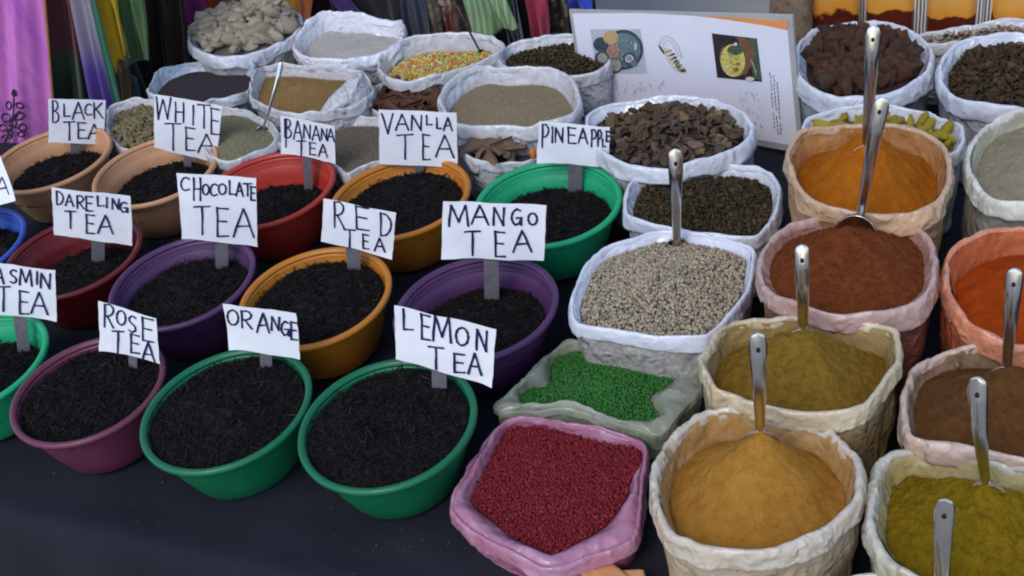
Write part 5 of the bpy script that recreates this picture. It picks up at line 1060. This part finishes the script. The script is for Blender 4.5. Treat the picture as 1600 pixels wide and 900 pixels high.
G('violet_sash', 'slanting violet sash behind the white powder sack', [(548, 38), (576, 36), (540, -4), (518, -4)], cloth_mat('violet_cloth', [(.05, .03, .13), (.09, .055, .20)]), .0, 1, .010, seed=14)
G('black_jacket', 'black jacket with a mustard trim behind the white powder', [(570, 60), (640, 62), (626, -4), (540, -4)], cloth_mat('jacket_black', [(.012, .014, .016), (.026, .028, .030)]), .03, 2, .018, seed=15)
G('denim_skirt', 'slate blue denim skirt behind the white powder sack', [(634, 74), (674, 66), (660, -4), (628, -4)], cloth_mat('denim', [(.045, .052, .085), (.075, .085, .125)], 18, (1, 1, .1)), -.01, 3, .012, seed=16)
G('checked_dress', 'grey yellow checked dress beside the denim skirt', [(676, 66), (696, 66), (682, -4), (660, -4)], check_mat('grey_check', [(.04, .035, .03), (.16, .13, .07)], [(.10, .09, .08), (.34, .30, .2)], 70), .0, 2, .012, seed=17)
G('floral_dress', 'black red white flowered dress in the middle of the rail', [(697, 66), (716, 66), (706, -4), (681, -4)], check_mat('floral', [(.02, .018, .022), (.05, .035, .03)], [(.26, .06, .045), (.42, .40, .36)], 60), .01, 2, .012, seed=18)
G('paisley_dress', 'brown speckled dress beside the green ribbed skirt', [(716, 66), (742, 66), (732, -4), (705, -4)], check_mat('paisley', [(.035, .025, .02), (.10, .065, .045)], [(.05, .04, .035), (.20, .15, .11)], 90), .02, 2, .012, seed=19)
G('ribbed_skirt', 'pale green ribbed skirt flaring out over the sugared seeds', [(748, 62), (812, 40), (792, -4), (724, -4)], stripe_mat('green_rib', (.14, .25, .11), (.28, .36, .20), 420), -.10, 2, .016, seed=20)
G('striped_shirt', 'black white striped shirt behind the green ribbed skirt', [(796, 78), (822, 70), (806, -4), (786, -4)], stripe_mat('black_white', (.02, .02, .022), (.42, .42, .40), 700), .02, 2, .012, seed=21)
G('black_trousers', 'black trousers beside the crimson dress', [(818, 70), (836, 66), (826, -4), (806, -4)], cloth_mat('trouser_black', [(.014, .012, .014), (.028, .022, .024)]), .05, 1, .01, seed=25)
G('crimson_dress', 'crimson pink dress hanging near the recipe board', [(832, 66), (860, 60), (856, -4), (822, -4)], cloth_mat('crimson_cloth', [(.34, .035, .07), (.48, .06, .10), (.26, .025, .05)], 18, (1, 1, .1)), -.02, 2, .014, seed=22)
G('dotted_dress', 'dark dotted dress between the crimson dress and the board', [(860, 66), (892, 62), (886, -4), (856, -4)], check_mat('dotted', [(.015, .012, .012), (.03, .022, .02)], [(.05, .035, .03), (.40, .36, .28)], 55), .02, 2, .012, seed=26)
G('blue_shirt', 'bright blue shirt tail above the corner of the board', [(890, 16), (928, 11), (926, -6), (886, -6)], cloth_mat('blue_cloth', [(.015, .04, .30), (.03, .07, .42)]), -.04, 2, .010, seed=27)

# ---------------------------------------------------------------- packets of spice standing behind the right hand sacks
def packet_mat(name, zc, seed):
    """orange print over a dark red foot, the edge between them uneven"""
    mm, N, L, b = new_mat(name); tc = N.new('ShaderNodeTexCoord'); sp = N.new('ShaderNodeSeparateXYZ'); L.new(tc.outputs['Object'], sp.inputs[0])
    n = noise_node(N, L, 8 + 2 * seed, 5, .55); ma = N.new('ShaderNodeMath'); ma.operation = 'MULTIPLY_ADD'; ma.inputs[1].default_value = .10; L.new(n.outputs['Fac'], ma.inputs[0]); L.new(sp.outputs['Z'], ma.inputs[2])
    mr = N.new('ShaderNodeMapRange'); mr.inputs['From Min'].default_value = zc - .10 + .05; mr.inputs['From Max'].default_value = zc + .10 + .05; L.new(ma.outputs[0], mr.inputs['Value'])
    r = ramp(N, [(0, (.12, .020, .008)), (.48, (.095, .014, .007)), (.51, (.72, .29, .03)), (.75, (.68, .34, .08)), (1, (.40, .28, .15))])
    L.new(mr.outputs[0], r.inputs[0]); L.new(r.outputs[0], b.inputs['Base Color']); b.inputs['Roughness'].default_value = .28; b.inputs['Coat Weight'].default_value = .4
    n3 = noise_node(N, L, 35, 4); bump(N, L, b, n3.outputs['Fac'], .35, .006); return mm
foil = stripe_mat('foil_seam', (.10, .09, .08), (.62, .60, .55), 900)
def packet(label, x0, x1, yb, seed, yc=20, hgt=.34):
    p0 = uv3(0, 2.43, 0); a = on_plane(x0, yb, p0, NV); c_ = on_plane(x1, yb, p0, NV); zb = TT + .004; wd = abs((c_ - a) @ ROWU); mid = (a + c_) / 2
    base = np.array([*mid[:2], zb]); zc = on_plane((x0 + x1) / 2, yc, p0, NV)[2] - zb; pk_m = packet_mat('packet_print', zc, seed)
    t = thing('spice_packet', label, 'packet', base, 'orange and dark red spice packets')
    nu, nv = 18, 20; V = []
    for s_ in (1, -1):
        for j in range(nv):
            for i in range(nu):
                u_, v_ = i / (nu - 1) * 2 - 1, j / (nv - 1)
                th = .028 * (1 - u_ ** 4) ** .5 * (1 - abs(2 * v_ - 1) ** 5) ** .6 * (1 - .35 * v_) + .001
                V.append(base + ROWU * u_ * wd / 2 + UP * (v_ * hgt) + NV * s_ * th + NV * .003 * vnoise(np.array([u_ * 3, v_ * 4, seed + s_]), 4))
    g_ = grid_faces(nv, nu, False); f = np.concatenate([g_, (g_ + nv * nu)[:, ::-1]])
    ed = [tuple((j * nu, (j + 1) * nu, nv * nu + (j + 1) * nu, nv * nu + j * nu)) for j in range(nv - 1)] + [tuple((j * nu + nu - 1, nv * nu + j * nu + nu - 1, nv * nu + (j + 1) * nu + nu - 1, (j + 1) * nu + nu - 1)) for j in range(nv - 1)]
    part('pouch', np.array(V), [tuple(q) for q in f] + ed, pk_m, t)
    for s_ in (-1, 1):
        v, f = box(base + ROWU * s_ * (wd / 2 + .006) + UP * (hgt / 2 + .001), (.014, .004, hgt * .99), [ROWU, ROWV, UP]); part('side_seam', v, f, foil, t, smooth=False)
packet('orange spice packet with dark red foot nearest the recipe board', 1268, 1343, 36, 1, 18)
packet('orange spice packet with dark red foot above the round pod sack', 1352, 1428, 44, 2, 14)
packet('orange spice packet with dark red foot between pod and leaf sacks', 1446, 1522, 56, 3, 20)
packet('pale orange spice packet at the right end of the packet row', 1546, 1640, 44, 4, 18)
# brown paper bag behind the board's corner
p0 = uv3(0, 2.38, 0); a = on_plane(1236, 60, p0, NV); base = np.array([*a[:2], TT + .004]); V = []
for j in range(14):
    for k in range(32):
        q = 2 * math.pi * k / 32; s_ = 1 - .15 * j / 13; rr = (abs(math.cos(q)) ** 4 + abs(math.sin(q)) ** 4) ** -.25
        p = base + ROWU * .050 * rr * math.cos(q) * s_ + ROWV * .028 * rr * math.sin(q) * s_ + UP * .20 * j / 13; V.append(p + .003 * vnoise(p * 40, 3) * np.array([1, 1, 0]))
f = [tuple(q) for q in grid_faces(14, 32)] + [tuple(range(31, -1, -1)), tuple(range(13 * 32, 14 * 32))]
o = obj('paper_bag', mesh('paper_bag', np.array(V) - base, f, mottled('brown_paper', [(.16, .11, .07), (.24, .17, .11), (.12, .08, .05)], 40, .8, .5, 90))); o.location = tuple(base); tag(o, 'brown paper bag standing behind the corner of the recipe board', 'bag')
